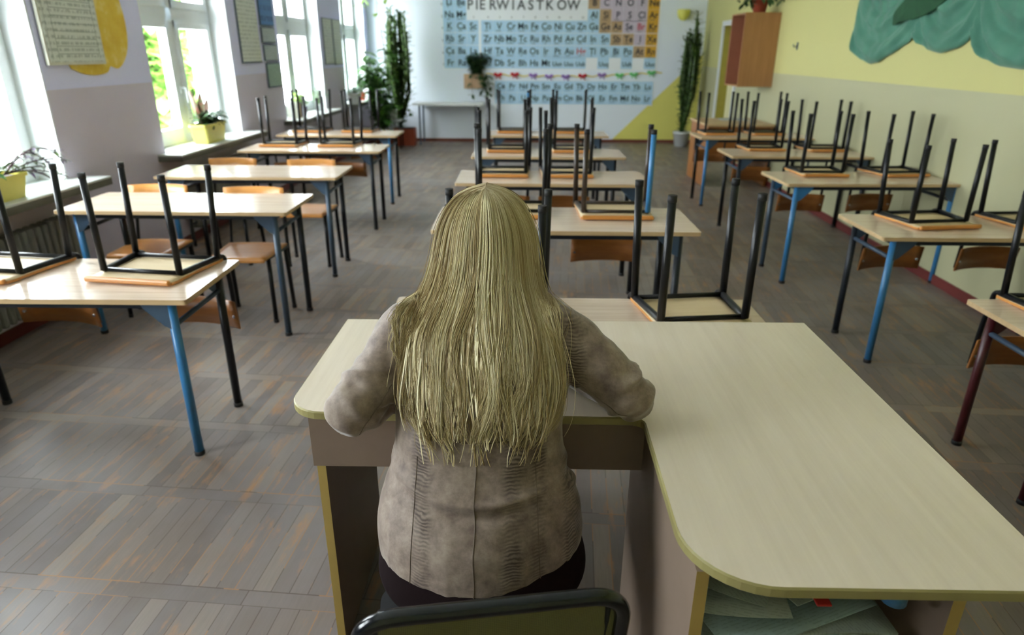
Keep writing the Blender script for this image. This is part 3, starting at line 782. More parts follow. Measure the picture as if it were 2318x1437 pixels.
def jacket_mat():
    t = NT('taupe_suede_reptile_print'); c = t.coord(); x, y, z = t.sep(c)
    n1 = t.noise(c, 24, 5, .7); n2 = t.noise(c, 90, 3, .6); n3 = t.noise(c, 5, 3)
    col = t.ramp(t.math('ADD', t.math('MULTIPLY', n1, .7), t.math('MULTIPLY', n3, .3)), [(.34, srgb(100, 84, 76)), (.48, srgb(134, 118, 107)), (.62, srgb(160, 145, 132))])
    col = t.mix(t.math('MULTIPLY', n2, .35), col, srgb(92, 80, 70))
    # printed strips of reptile scales: vertical stripes crossed by fine ripples
    def strip(cx, w):
        return t.math('SUBTRACT', 1, t.math('MINIMUM', 1, t.math('MULTIPLY', t.math('ABSOLUTE', t.math('SUBTRACT', t.math('ADD', x, t.math('MULTIPLY', t.math('SUBTRACT', n1, .5), .02)), cx)), 1/w)))
    st = t.math('MAXIMUM', t.math('MAXIMUM', strip(PX-.118, .026), strip(PX+.075, .030)), t.math('MAXIMUM', strip(PX+.128, .022), strip(PX+.205, .03)))
    wv = t.math('SINE', t.math('ADD', t.math('MULTIPLY', z, 900), t.math('ADD', t.math('MULTIPLY', t.noise(c, 38, 2), 13), t.math('MULTIPLY', t.math('SINE', t.math('MULTIPLY', x, 120)), 1.0))))
    patch = t.ramp(t.noise(t.mapping(c, loc=(3, 1, 2)), 11, 3, .6), [(.42, (0, 0, 0, 1)), (.56, (1, 1, 1, 1))])
    msk = t.math('MULTIPLY', t.math('MULTIPLY', t.math('MINIMUM', 1, t.math('MULTIPLY', st, 1.6)), t.math('ADD', .35, t.math('MULTIPLY', patch, .65))), t.math('ADD', .45, t.math('MULTIPLY', wv, .45)))
    col = t.mix(t.math('MULTIPLY', msk, .95), col, srgb(58, 48, 42))
    t.set(col, .62, 0, .35)
    t.b.inputs['Sheen Weight'].default_value = .35; t.b.inputs['Sheen Roughness'].default_value = .4
    h = t.math('ADD', t.math('MULTIPLY', n2, .6), t.math('MULTIPLY', t.math('MULTIPLY', wv, st), .35))
    t.bump(h, .35, .002); return t.m
jacket = link('jacket', me, jacket_mat(), person)
jacket['label'] = 'taupe suede-look jacket with dark reptile print strips'
jbm = bmesh.new(); jbm.from_mesh(me); JT = BVHTree.FromBMesh(jbm); 
MSeam = simple('jacket_seam', srgb(104, 90, 78), .7)
def seam(name, pts, r=.0013, off=.0002):
    out_ = []
    for x, z in pts:
        h = JT.ray_cast(Vector((x, .9, z)), Vector((0, 1, 0)))
        if h[0]: out_.append(h[0]+h[1]*off)
    if len(out_) > 2:
        b = bmesh.new(); tube(b, out_, r, 6); obj(name, b, MSeam, jacket)
seam('centre_back_seam', [(PX-.004+.0015*sin(k*.5), .552+.5*k/60) for k in range(0, 61)], .0012)
seam('waist_seam', [(PX-.185+.37*k/50, .838+.95*(-.185+.37*k/50)**2) for k in range(51)], .0013)
seam('armhole_seam', [(-.276+.020*sin(k/24*pi)+.010*k/24, 1.045-.165*k/24) for k in range(25)], .0014)
seam('armhole_seam', [(.098-.016*sin(k/24*pi)-.006*k/24, 1.040-.15*k/24) for k in range(25)], .0014)
seam('princess_seam', [(PX-.128-.012*k/40, .80-.245*k/40) for k in range(41)], .0010)
seam('princess_seam', [(PX+.120+.014*k/40, .80-.245*k/40) for k in range(41)], .0010)
for pts in ([(-.275, .930), (-.298, .895), (-.325, .860), (-.345, .825)], [(.115, .925), (.150, .895), (.19, .868), (.235, .845)]):
    cc = catmull(pts, 8); seam('sleeve_seam', cc, .0012)

# trousers
bm = bmesh.new()
torso(bm, [(.462, PX, 1.06, 1.36, .185), (.475, PX, 1.030, 1.38, .215), (.51, PX+.004, 1.022, 1.40, .236), (.56, PX+.004, 1.045, 1.40, .228), (.62, PX, 1.085, 1.38, .205), (.70, PX, 1.14, 1.38, .175)], 48, 2.6, 4, low=2.05)
for s in (-1, 1):
    x = PX+s*.10
    limb(bm, [(x, 1.18, .540, .098), (x, 1.35, .538, .090), (x+s*.01, 1.555, .530, .070), (x+s*.01, 1.592, .44, .064), (x+s*.01, 1.58, .26, .064), (x+s*.01, 1.578, .10, .062)], 5, 24)
trousers = link('trousers', baked(bm, .007, 2, 'trousers'), simple('dark_brown_trousers', srgb(22, 11, 13), .95, 0, .1, spec=.12), person)
for s in (-1, 1):
    bm = bmesh.new(); x = PX+s*.10+s*.012
    limb(bm, [(x, 1.535, .050, .042), (x+s*.003, 1.60, .048, .044), (x+s*.006, 1.69, .038, .040), (x+s*.008, 1.75, .030, .029)], 4, 18)
    box(bm, x-.03, x+.03, 1.51, 1.56, .004, .03, .004)
    link('shoe', baked(bm, .006, 1, 'shoe'), simple('black_shoe', srgb(20, 18, 18), .35), person)

# hair: thousands of thin strands over a soft under-layer
rh = random.Random(11)
HK = [ # z, centre x, back y, rx, ry(depth from back to centre)
 (1.306, PX+.004, 1.475, .004, .004), (1.300, PX+.004, 1.445, .042, .035), (1.280, PX+.004, 1.418, .076, .075), (1.245, PX+.004, 1.400, .102, .105), (1.205, PX+.004, 1.390, .117, .110),
 (1.160, PX+.003, 1.378, .125, .105), (1.115, PX+.001, 1.355, .133, .090), (1.075, PX-.001, 1.318, .150, .072), (1.035, PX-.004, 1.283, .172, .060), (.990, PX-.003, 1.250, .180, .052),
 (.945, PX, 1.222, .180, .048), (.905, PX, 1.197, .172, .044), (.870, PX, 1.176, .158, .040), (.840, PX, 1.160, .140, .036), (.815, PX, 1.150, .125, .03)]
HS = catmull(HK, 4); NS = len(HS)
def hair_pt(v, ph, inset):
    f = v*(NS-1); i = min(NS-2, int(f)); t_ = f-i
    z_, cx, by, rx, ry = (a*(1-t_)+b*t_ for a, b in zip(HS[i], HS[i+1]))
    rx = max(.001, rx-inset); 
    return Vector((cx+rx*sin(ph), by+inset+ry*(1-cos(ph)), z_))
def push(p, dmin):
    h = JT.find_nearest(p)
    if h[0] is not None and h[3] < .06:
        d = (p-h[0]).dot(h[1])
        if d < dmin: p = p+h[1]*(dmin-d)
    return p
verts, faces, uvs = [], [], []
NSEG = 26
def add_strand(pts, r0, r1, tone):
    n = len(pts); b = len(verts)
    for i, p in enumerate(pts):
        t_ = (pts[min(n-1, i+1)]-pts[max(0, i-1)]).normalized()
        u = t_.cross(Vector((.3, 1, .2))).normalized(); w = t_.cross(u)
        f = i/(n-1); r = r0*(1-f)+r1*f
        if i == 0: r *= .6
        for k in range(3):
            a = 2*pi*k/3; verts.append(p+u*cos(a)*r+w*sin(a)*r); uvs.append((tone, f))
    for i in range(n-1):
        for k in range(3):
            faces.append((b+i*3+k, b+i*3+(k+1) % 3, b+(i+1)*3+(k+1) % 3, b+(i+1)*3+k))
clumps = []
for k in range(138):
    ph = rh.uniform(-2.3, 2.3); clumps.append((ph, (rh.uniform(.70, .86) if rh.random() < .66 else rh.uniform(.86, .98)) if abs(ph) < 1.3 else rh.uniform(.56, .80), rh.uniform(-.12, .12), rh.uniform(0, 6.28), rh.uniform(.004, .020), rh.random(), rh.uniform(0, .012)))
NSTR = 6800
for q in range(NSTR):
    cl = clumps[int(rh.random()*len(clumps))]
    ph0, vend, drift, wph, wamp, tone0, lay = cl
    dph = rh.gauss(0, .085); end = min(1.0, vend+rh.uniform(-.12, .02)); inset = lay+rh.uniform(0, .007)
    tone = min(1, max(0, tone0*.55+rh.random()*.45)); wf = rh.uniform(.9, 1.1); fly = rh.random() < .05
    fx_, fy_ = rh.gauss(0, .008), -abs(rh.gauss(0, .004))
    pts = []
    for i in range(NSEG+1):
        f = i/NSEG; v = f**.92*end
        conv = min(1, max(0, (v-.40)/.45))
        ph = ph0+dph*(1-.86*conv)+drift*conv*1.8
        # the part line lies on the top of the head: start spread along it
        p = hair_pt(v, ph, inset)
        if v < .2: p.y += (.2-v)/.2*.05*abs(ph0)/1.9
        w = wamp*(max(0, v-.25)**1.4)*1.3
        p.x += sin(v*12*wf+wph)*w*2.0+sin(v*27+wph*2)*w*.22
        p.y += cos(v*12*wf+wph)*w*.25
        if fly: p.x += fx_*v*2.5; p.y += fy_*v*2
        if v > .38: p = push(p, .0025+rh.uniform(0, .0005)+(.010-inset*.6)*.8*min(1, (v-.38)*6))
        pts.append(p)
    add_strand(pts, .00105, .00045, tone)
# stray wisps at the tips
for q in range(120):
    ph = rh.uniform(-1.1, 1.15); v0 = .40; L = rh.uniform(.86, 1.0); s = rh.uniform(-1, 1); wph = rh.uniform(0, 6.28); tn = rh.random()
    for m_ in range(rh.randint(3, 9)):
        o_ = rh.gauss(0, .010); pts = []
        for i in range(15):
            f = i/14; v = v0+(L-v0)*f
            p = hair_pt(min(1, v), ph+o_*(1-f*.7), .006*(1-f))
            p.x += s*.026*f**3+sin(f*9+wph)*.007*f; p.z -= (.020 if L > .96 else 0)*f*f
            p = push(p, .004+.002*rh.random()); pts.append(p)
        add_strand(pts, .0011, .0004, tn)
hm = bpy.data.meshes.new('hair'); hm.from_pydata([tuple(v) for v in verts], [], faces); 
uvl = hm.uv_layers.new(name='strand')
flat = []
for l_ in hm.loops: flat.extend(uvs[l_.vertex_index])
uvl.data.foreach_set('uv', flat)
for p in hm.polygons: p.use_smooth = True
def hair_mat():
    t = NT('blonde_hair'); uv = t.n('ShaderNodeUVMap', uv_map='strand').outputs[0]; x, y, z = t.sep(uv)
    col = t.ramp(x, [(0, srgb(120, 98, 62)), (.22, srgb(162, 142, 98)), (.5, srgb(196, 182, 138)), (1, srgb(230, 222, 186))])
    root = t.math('MAXIMUM', 0, t.math('SUBTRACT', 1, t.math('MULTIPLY', y, 9)))
    col = t.mix(t.math('MULTIPLY', root, .5), col, srgb(116, 92, 56))
    tipm = t.math('MAXIMUM', 0, t.math('SUBTRACT', t.math('MULTIPLY', y, 2.2), 1.2))
    col = t.mix(t.math('MULTIPLY', tipm, .45), col, srgb(140, 116, 62))
    t.set(col, .52, 0, .32); return t.m
hair = link('hair', hm, hair_mat(), person); hair['label'] = 'very long pale blonde hair falling down the back'
# soft under-layer
bm = bmesh.new(); rows = []
for i in range(0, int(NS*.70)):
    v = i/(NS-1); row = []
    for k in range(33):
        ph = -2.3+4.6*k/32; p = hair_pt(v, ph*(1 if v < .6 else 1-.35*(v-.6)/.4), .013)
        if v > .38: p = push(p, .003)
        row.append(bm.verts.new(p))
    rows.append(row)
for a, b in zip(rows, rows[1:]):
    for k in range(32): bm.faces.new((a[k], a[k+1], b[k+1], b[k]))
cap = obj('hair_underlayer', bm, simple('hair_under', srgb(112, 96, 52), .6), hair, True)
# ------------------------------------------------------------------ text helper (built-in font turned into mesh)
_tc = {}
def text_polys(s, size):
    if s not in _tc:
        cu = bpy.data.curves.new('t', 'FONT'); cu.body = s; cu.size = 1; cu.align_x = 'CENTER'; cu.resolution_u = 3; cu.offset = .018
        o = bpy.data.objects.new('t', cu); COL.objects.link(o); bpy.context.view_layer.update()
        me = bpy.data.meshes.new_from_object(o.evaluated_get(bpy.context.evaluated_depsgraph_get()))
        _tc[s] = ([v.co[:2] for v in me.vertices], [tuple(p.vertices) for p in me.polygons])
        bpy.data.objects.remove(o); bpy.data.curves.remove(cu); bpy.data.meshes.remove(me)
    return _tc[s]
def add_text(bm, s, x, z, size, conv, mi=0, sx=1.0):
    vs, fs = text_polys(s, size)
    V = [bm.verts.new(conv(x+a*size*sx, z+b*size)) for a, b in vs]
    for f in fs:
        try: q = bm.faces.new([V[i] for i in f]); q.material_index = mi
        except ValueError: pass
def flat(name, c, r=.6, sp=.3):
    t = NT(name); return t.set(c, r, 0, sp)
# ------------------------------------------------------------------ element chart on the end wall
MC = [flat('chart_white', srgb(234, 238, 242)), flat('tile_blue', srgb(178, 212, 234)), flat('tile_tan', srgb(186, 158, 122)), flat('tile_pink', srgb(200, 188, 204)), flat('tile_orange', srgb(214, 166, 62)), flat('ink_black', srgb(40, 50, 62)), flat('ink_red', srgb(186, 60, 76)), flat('ink_grey', srgb(84, 88, 92)), flat('tile_edge', srgb(120, 150, 176))]
PY = YB-.012
rowz = {2: 2.370, 3: 2.172, 4: 1.985, 5: 1.780, 6: 1.575, 7: 1.375}
PC = .2095
def colx(c): return (-1.345+(c-1)*.2105) if c <= 3 else (-.668+(c-4)*PC)
E_ = {2: {1: 'Li', 2: 'Be', 13: 'B', 14: 'C', 15: 'N', 16: 'O', 17: 'F', 18: 'Ne'}, 3: {1: 'Na', 2: 'Mg', 13: 'Al', 14: 'Si', 15: 'P', 16: 'S', 17: 'Cl', 18: 'Ar'},
 4: dict(zip(range(1, 19), 'K Ca Sc Ti V Cr Mn Fe Co Ni Cu Zn Ga Ge As Se Br Kr'.split())), 5: dict(zip(range(1, 19), 'Rb Sr Y Zr Nb Mo Tc Ru Rh Pd Ag Cd In Sn Sb Te I Xe'.split())),
 6: dict(zip(range(1, 19), 'Cs Ba La Hf Ta W Re Os Ir Pt Au Hg Tl Pb Bi Po At Rn'.split())), 7: dict(zip(list(range(1, 13))+[14, 16, 18], 'Fr Ra Ac Rf Db Sg Bh Hs Mt Uun Uuu Uub Uuq Uuh Uuo'.split()))}
NAME = {'Ti': 'tytan', 'V': 'wanad', 'Cr': 'chrom', 'Mn': 'mangan', 'Fe': 'żelazo', 'Co': 'kobalt', 'Ni': 'nikiel', 'Cu': 'miedź', 'Zn': 'cynk', 'Ga': 'gal', 'Ge': 'german', 'As': 'arsen', 'Se': 'selen', 'Br': 'brom', 'Kr': 'krypton',
 'K': 'potas', 'Ca': 'wapń', 'Sc': 'skand', 'Zr': 'cyrkon', 'Nb': 'niob', 'Mo': 'molibden', 'Tc': 'technet', 'Ru': 'ruten', 'Rh': 'rod', 'Pd': 'pallad', 'Ag': 'srebro', 'Cd': 'kadm', 'In': 'ind', 'Sn': 'cyna', 'Sb': 'antymon', 'Te': 'tellur', 'I': 'jod', 'Xe': 'ksenon',
 'Hf': 'hafn', 'Ta': 'tantal', 'W': 'wolfram', 'Re': 'ren', 'Os': 'osm', 'Ir': 'iryd', 'Pt': 'platyna', 'Au': 'złoto', 'Hg': 'rtęć', 'Tl': 'tal', 'Pb': 'ołów', 'Bi': 'bizmut', 'Po': 'polon', 'At': 'astat', 'Rn': 'radon', 'Cs': 'cez', 'Rb': 'rubid', 'Sr': 'stront', 'Y': 'itr', 'Al': 'glin', 'Si': 'krzem', 'P': 'fosfor', 'S': 'siarka', 'Cl': 'chlor', 'Ar': 'argon', 'Na': 'sód', 'Mg': 'magnez', 'Li': 'lit', 'Be': 'beryl'}
def tilecol(r, c):
    if c == 18: return 1 if r == 7 else 4
    if (r, c) in ((2, 13), (3, 14), (4, 14), (4, 15), (5, 15), (5, 16), (6, 17)): return 2
    if c >= 14 and (r, c) in ((2, 14), (2, 15), (2, 16), (2, 17), (3, 15), (3, 16), (3, 17), (4, 16), (4, 17), (5, 17)): return 3
    return 1
def chart_box(bm, x0, x1, z0, z1, y0, y1, mi):
    box(bm, x0, x1, y0, y1, z0, z1, 0, mi)
conv_b = lambda yy: (lambda a, b: (a, yy, b))
t = thing('element_chart', 'large wall chart of the chemical elements with blue, tan, pink and orange squares', 'chart', (.45, YB, 1.29))
def rel(o_): 
    o_.location = (-.45, -YB, -1.29); return o_
bm = bmesh.new(); box(bm, -1.47, 2.40, YB-.008, YB-.0005, 1.28, 2.75); rel(obj('backing', bm, MC[0], t))
bm = bmesh.new(); bt = bmesh.new()
for r, d in E_.items():
    for c, s in d.items():
        mi = tilecol(r, c); cx, cz = colx(c), rowz[r]; hw = PC/2-.002
        z0 = cz-.085 if r < 7 else cz-.075
        box(bm, cx-hw, cx+hw, YB-.010, YB-.008, z0, z0+.196, 0, mi-1)
        ink = 1 if s in ('Br', 'Hg') else 0
        add_text(bt, s, cx+.01, cz-.03, .150 if len(s) < 3 else .108, conv_b(YB-.0125), ink, .95)
        if s in NAME: add_text(bt, NAME[s], cx-.01, cz-.066, .036, conv_b(YB-.0125), 2)
for c in range(3, 13): add_text(bt, str(c), colx(c)+.02, 2.135, .045, conv_b(YB-.0125), 2)
for r in range(2, 8): add_text(bt, str(r), -1.49+.025, rowz[r]-.03, .05, conv_b(YB-.0125), 2)
o = obj('tiles', bm, None, t) if False else link('element_squares', mesh_of(bm, MC[1:5]), None, t); rel(o)
o = link('lettering', mesh_of(bt, [MC[5], MC[6], MC[7]]), None, t); rel(o)
bm = bmesh.new()
for ch_, x in zip('PIERWIASTKÓW', (-.964, -.844, -.749, -.565, -.389, -.205, -.061, .107, .267, .435, .650, .858)):
    add_text(bm, ch_, x, 2.275, .225, conv_b(YB-.0125), 0, .95)
o = link('title', mesh_of(bm, [MC[7]]), None, t); rel(o)
t = thing('element_chart', 'lower two-row strip of blue element squares under the garland', 'chart', (.9, YB, .68))
bm = bmesh.new(); box(bm, -.545, 2.37, YB-.008, YB-.0005, .668, 1.098)
o = obj('backing', bm, MC[0], t); o.location = (-.9, -YB, -.68)
bm = bmesh.new(); bt = bmesh.new(); p_ = 2.895/14
for r, row in enumerate(('Ce Pr Nd Pm Sm Eu Gd Tb Dy Ho Er Tm Yb Lu', 'Th Pa U Np Pu Am Cm Bk Cf Es Fm Md No Lr')):
    for c, s in enumerate(row.split()):
        cx = -.535+(c+.5)*p_; cz = .985-r*.205
        box(bm, cx-p_/2+.002, cx+p_/2-.002, YB-.010, YB-.008, cz-.095, cz+.104)
        add_text(bt, s, cx+.01, cz-.03, .13, conv_b(YB-.0125), 0, .95); box(bt, cx-.06, cx+.04, YB-.0125, YB-.012, cz-.062, cz-.050, 0, 1)
o = obj('element_squares', bm, MC[1], t); o.location = (-.9, -YB, -.68)
o = link('lettering', mesh_of(bt, [MC[5], MC[8]]), None, t); o.location = (-.9, -YB, -.68)
# garland of little bows
t = thing('bow_garland', 'yellow ribbon garland with small red, purple and green bows along the chart', 'garland', (.9, YB-.02, 1.19))
bm = bmesh.new(); pts = []
for k in range(90):
    f = k/89; pts.append((-1.6+3.2*f, .0, .012*sin(k*.9)-.035*sin(f*pi)+.05*f**3+.01))
tube(bm, pts, .011, 6, flat=.5); obj('ribbon', bm, flat('ribbon_yellow', srgb(222, 200, 90)), t)
mb = [flat('bow_red', srgb(190, 50, 60)), flat('bow_purple', srgb(150, 120, 186)), flat('bow_green', srgb(110, 196, 120))]
for k, (f, c) in enumerate(zip((.07, .165, .27, .36, .455, .55, .66, .76, .84, .94), (0, 0, 1, 1, 1, 0, 1, 2, 2, 2))):
    bm = bmesh.new(); x = -1.6+3.2*f; zc = .012*sin(f*89*.9)-.035*sin(f*pi)+.05*f**3+.01
    ell(bm, (x-.040, -.012, zc+.012), (.040, .014, .030), (0, .4, 0)); ell(bm, (x+.040, -.012, zc+.012), (.040, .014, .030), (0, -.4, 0)); ell(bm, (x, -.018, zc), (.018, .016, .018))
    tube(bm, [(x, -.012, zc), (x+.055, -.012, zc-.065)], .010, 5, flat=.6); tube(bm, [(x, -.012, zc), (x-.03, -.012, zc-.055)], .010, 5, flat=.6)
    obj('bow', bm, mb[c], t)

# ------------------------------------------------------------------ plants
def leaf_mat(name, c1, c2):
    t = NT(name); c = t.coord(); t.set(t.mix(t.ramp(t.noise(c, 22, 2), [(.35, (0, 0, 0, 1)), (.65, (1, 1, 1, 1))]), c1, c2), .4)
    return t.m
ML = {'spurge': leaf_mat('leaf_spurge', srgb(42, 66, 34), srgb(92, 122, 56)), 'green': leaf_mat('leaf_green', srgb(44, 84, 34), srgb(86, 132, 52)), 'dark': leaf_mat('leaf_dark', srgb(30, 58, 32), srgb(58, 92, 46)), 'lime': leaf_mat('leaf_lime', srgb(120, 160, 50), srgb(170, 200, 90)),
      'purple': leaf_mat('leaf_purple', srgb(80, 60, 92), srgb(100, 120, 76)), 'red': leaf_mat('leaf_red', srgb(92, 52, 36), srgb(52, 70, 36)), 'pale': leaf_mat('leaf_pale', srgb(120, 150, 130), srgb(160, 186, 160))}
MST = simple('stem_green', srgb(70, 84, 44), .6)
def leaf(bm, p, d, L, Wd, up=Vector((0, 0, 1)), bend=.25, mi=0):
    d = d.normalized(); s = d.cross(up)
    if s.length < .1: s = Vector((1, 0, 0))
    s.normalize(); nn = s.cross(d)
    prof = [(0, .12), (.25, .8), (.55, 1.0), (.8, .62), (1, .04)]; rows = []
    for f, w in prof:
        c = p+d*L*f-nn*0-Vector((0, 0, 1))*bend*L*f*f
        rows.append([bm.verts.new(c+s*Wd*.5*w*k+nn*abs(k)*Wd*.12) for k in (-1, 0, 1)])
    for a, b in zip(rows, rows[1:]):
        for k in range(2): f = bm.faces.new((a[k], a[k+1], b[k+1], b[k])); f.smooth = True; f.material_index = mi
def rdir(rg, zmin=-1, zmax=1):
    z_ = rg.uniform(zmin, zmax); a = rg.uniform(0, 2*pi); r = sqrt(max(0, 1-z_*z_)); return Vector((r*cos(a), r*sin(a), z_))
def bushy(t, rg, base, stems, leaves, mat, spread, height, L, Wd, bend=.3, droop=0, zmin=-.3, lo=.25):
    bs = bmesh.new(); bl = bmesh.new()
    for s in range(stems):
        d = Vector((rg.gauss(0, 1)*spread[0], rg.gauss(0, 1)*spread[1], 0)); h = height*rg.uniform(.6, 1.1)
        pts = [Vector(base)+Vector((d.x*.15, d.y*.15, 0))+d*f**1.3+Vector((0, 0, h*f-droop*f**3)) for f in [k/7 for k in range(8)]]
        tube(bs, pts, [.004*(1-.6*k/7) for k in range(8)], 5)
        for k in range(leaves):
            f = rg.uniform(lo, 1)*6.99; i = int(f); p = pts[i].lerp(pts[i+1], f-i)
            leaf(bl, p, rdir(rg, zmin, .7)+d*.5, L*rg.uniform(.6, 1.15), Wd*rg.uniform(.7, 1.1), bend=bend)
    obj('stems', bs, MST, t); obj('foliage', bl, mat, t, True)
def trough(t, w, d, h, mat, soil=True, axis='y'):
    bm = bmesh.new()
    for (q0, q1, z0, z1) in ((.86, 1, 0, h*.86), (1.0, 1.04, h*.86, h*.86), (1.06, 1.06, h*.86, h)):
        a = rounded_rect(-w/2*q0, w/2*q0, -d/2*q0, d/2*q0, .02*q0, 4); b = rounded_rect(-w/2*q1, w/2*q1, -d/2*q1, d/2*q1, .02*q1, 4)
        A = [bm.verts.new((x, y, z0)) for x, y in a]; B = [bm.verts.new((x, y, z1)) for x, y in b]
        for k in range(len(A)): bm.faces.new((A[k], A[(k+1) % len(A)], B[(k+1) % len(A)], B[k]))
        if z0 == 0: bm.faces.new(A[::-1])
    bmesh.ops.remove_doubles(bm, verts=bm.verts, dist=1e-4)
    obj('pot', bm, mat, t)
    bm = bmesh.new(); prism(bm, rounded_rect(-w/2*.99, w/2*.99, -d/2*.99, d/2*.99, .02), h*.8, h*.88); obj('soil', bm, MSOIL, t)
MSOIL = simple('potting_soil', srgb(52, 40, 30), .9, 0, .2, 60)
MYP = simple('yellow_plastic', srgb(206, 200, 104), .4, 0, .04)
MTC = simple('terracotta', srgb(150, 66, 42), .7, 0, .08); MWP = simple('white_plastic_pot', srgb(208, 212, 212), .4, 0, .03)
def potp(t, r, h, mat, base=(0, 0, 0)):
    bm = bmesh.new(); lathe(bm, [(0, 0), (r*.74, 0), (r*.96, h*.85), (r*1.03, h*.85), (r*1.03, h), (r*.95, h), (r*.93, h*.88), (0, h*.88)], 28, base); obj('pot', bm, mat, t)
    bm = bmesh.new(); lathe(bm, [(0, h*.86), (r*.92, h*.86), (r*.92, h*.90), (0, h*.90)], 20, base); obj('soil', bm, MSOIL, t)
rg = random.Random(21)
ZSL = ZS+.0005
t = thing('potted_plant', 'purple-leaved trailing plant in a yellow trough on the nearest sill', 'plant', (-2.93, 3.60, ZSL), (0, 0, pi/2))
trough(t, .42, .15, .135, MYP); bushy(t, rg, (.05, 0, .13), 9, 6, ML['green'], (.12, .05), .10, .07, .03)
bs = bmesh.new(); bl = bmesh.new()
for k in range(9):
    pts = [Vector((.12+.03*rg.random(), 0, .13))]; d = Vector((rg.uniform(.25, .50), rg.uniform(-.10, .05), 0)); hz = rg.uniform(.0, .16)
    for j in range(1, 9): f = j/8; pts.append(Vector((.14, 0, .13))+d*f+Vector((0, 0, hz*sin(f*2.2)-.10*f*f*(1 if k % 2 else .2))))
    tube(bs, pts, .0035, 5)
    for m_ in range(11): q_ = rg.randint(2, 8); leaf(bl, pts[q_], rdir(rg, -.2, .8)+d, rg.uniform(.05, .085), .020, bend=.5)
obj('trailing_stems', bs, simple('stem_purple', srgb(84, 62, 66), .6), t); obj('trailing_leaves', bl, ML['purple'], t, True)
t = thing('potted_plant', 'yellow trough with spiky reddish and dark green leaves on the second window sill', 'plant', (-2.90, 6.28, ZSL), (0, 0, pi/2+.02))
trough(t, .44, .15, .17, MYP); bushy(t, rg, (0, 0, .15), 24, 5, ML['dark'], (.11, .035), .10, .12, .055)
bl = bmesh.new(); bs = bmesh.new()
for (dx, dz, L) in ((-.16, .9, .40), (.10, 1, .34), (.30, .8, .30), (-.05, 1.1, .26)): leaf(bl, Vector((-.06+dx*.2, .02, .16)), Vector((dx*1.6, .05, dz)), L, .055, bend=.15)
obj('spiky_leaves', bl, ML['red'], t, True)
bl = bmesh.new()
for k in range(7):
    d = Vector((rg.uniform(.05, .34), rg.uniform(-.05, .06), 0)); h = rg.uniform(.06, .13); pts = [Vector((.03, 0, .15))+d*(j/7)+Vector((0, 0, h*sin(j/7*2.4))) for j in range(8)]
    tube(bs, pts, .003, 5)
    for m_ in range(5): leaf(bl, pts[rg.randint(3, 7)], rdir(rg, -.4, .5)+d, .055, .028)
obj('stems', bs, MST, t); obj('side_foliage', bl, ML['dark'], t, True)
t = thing('potted_plant', 'bright lime green plant on the third window sill', 'plant', (-2.88, 8.98, ZSL))
potp(t, .07, .11, simple('violet_pot', srgb(88, 78, 110), .5)); bushy(t, rg, (0, 0, .11), 16, 7, ML['lime'], (.02, .13), .17, .09, .05)
t = thing('potted_plant', 'grassy green plant in a pale pot at the far end of the third sill', 'plant', (-2.86, 9.72, ZSL))
potp(t, .06, .10, MWP); bushy(t, rg, (0, 0, .10), 16, 3, ML['green'], (.02, .14), .22, .20, .014)
for k, (y, c, lab) in enumerate(((8.70, srgb(196, 176, 130), 'cream book standing on the third window sill'), (8.76, srgb(70, 66, 100), 'violet book standing on the third window sill'), (8.63, srgb(214, 212, 200), 'white book standing on the third window sill'))):
    bm = bmesh.new(); box(bm, -.07, .07, -.02, .02, .0, .17+.01*k, .003)
    o = obj('book', bm, simple('book_cover_%d' % k if False else 'book_cover', c, .5), None); o.location = (-2.88, y, ZSL); tag(o, lab, 'book')
t = thing('planter_box', 'white box planter with trailing leaves on the farthest sill', 'plant', (-2.75, 11.35, ZSL), (0, 0, pi/2))
trough(t, .36, .14, .15, MWP); bushy(t, rg, (0, 0, .14), 14, 6, ML['pale'], (.10, .015), .10, .09, .05)
t = thing('potted_plant', 'small orange-red pot with a plant on the farthest sill', 'plant', (-2.78, 11.95, ZSL))
potp(t, .075, .13, simple('orange_pot', srgb(196, 84, 44), .5)); bushy(t, rg, (0, 0, .12), 10, 8, ML['green'], (.06, .10), .32, .11, .06)
# big leafy climber in the corner, standing on the floor
t = thing('potted_plant', 'large climbing plant with broad shiny leaves beside the farthest window', 'plant', (-2.38, 11.65, 0))
potp(t, .16, .28, MTC)
bs = bmesh.new(); bl = bmesh.new()
for k in range(12):
    a = rg.uniform(0, 6.28); R_ = rg.uniform(.08, .34); H = rg.uniform(.9, 1.42); pts = []
    for j in range(12): f = j/11; pts.append(Vector((R_*cos(a+f*1.5)*f-.05*f, R_*sin(a+f*1.5)*f*1.6, .26+H*f*(1-.0*f))))
    tube(bs, pts, .006, 6)
    for m_ in range(30):
        f = rg.uniform(.12, 1)**.85*10.99; i = int(f); leaf(bl, pts[i].lerp(pts[i+1], f-i), rdir(rg, -.4, .5), rg.uniform(.12, .20), rg.uniform(.09, .14), bend=.35)
obj('stems', bs, MST, t); obj('foliage', bl, ML['green'], t, True)
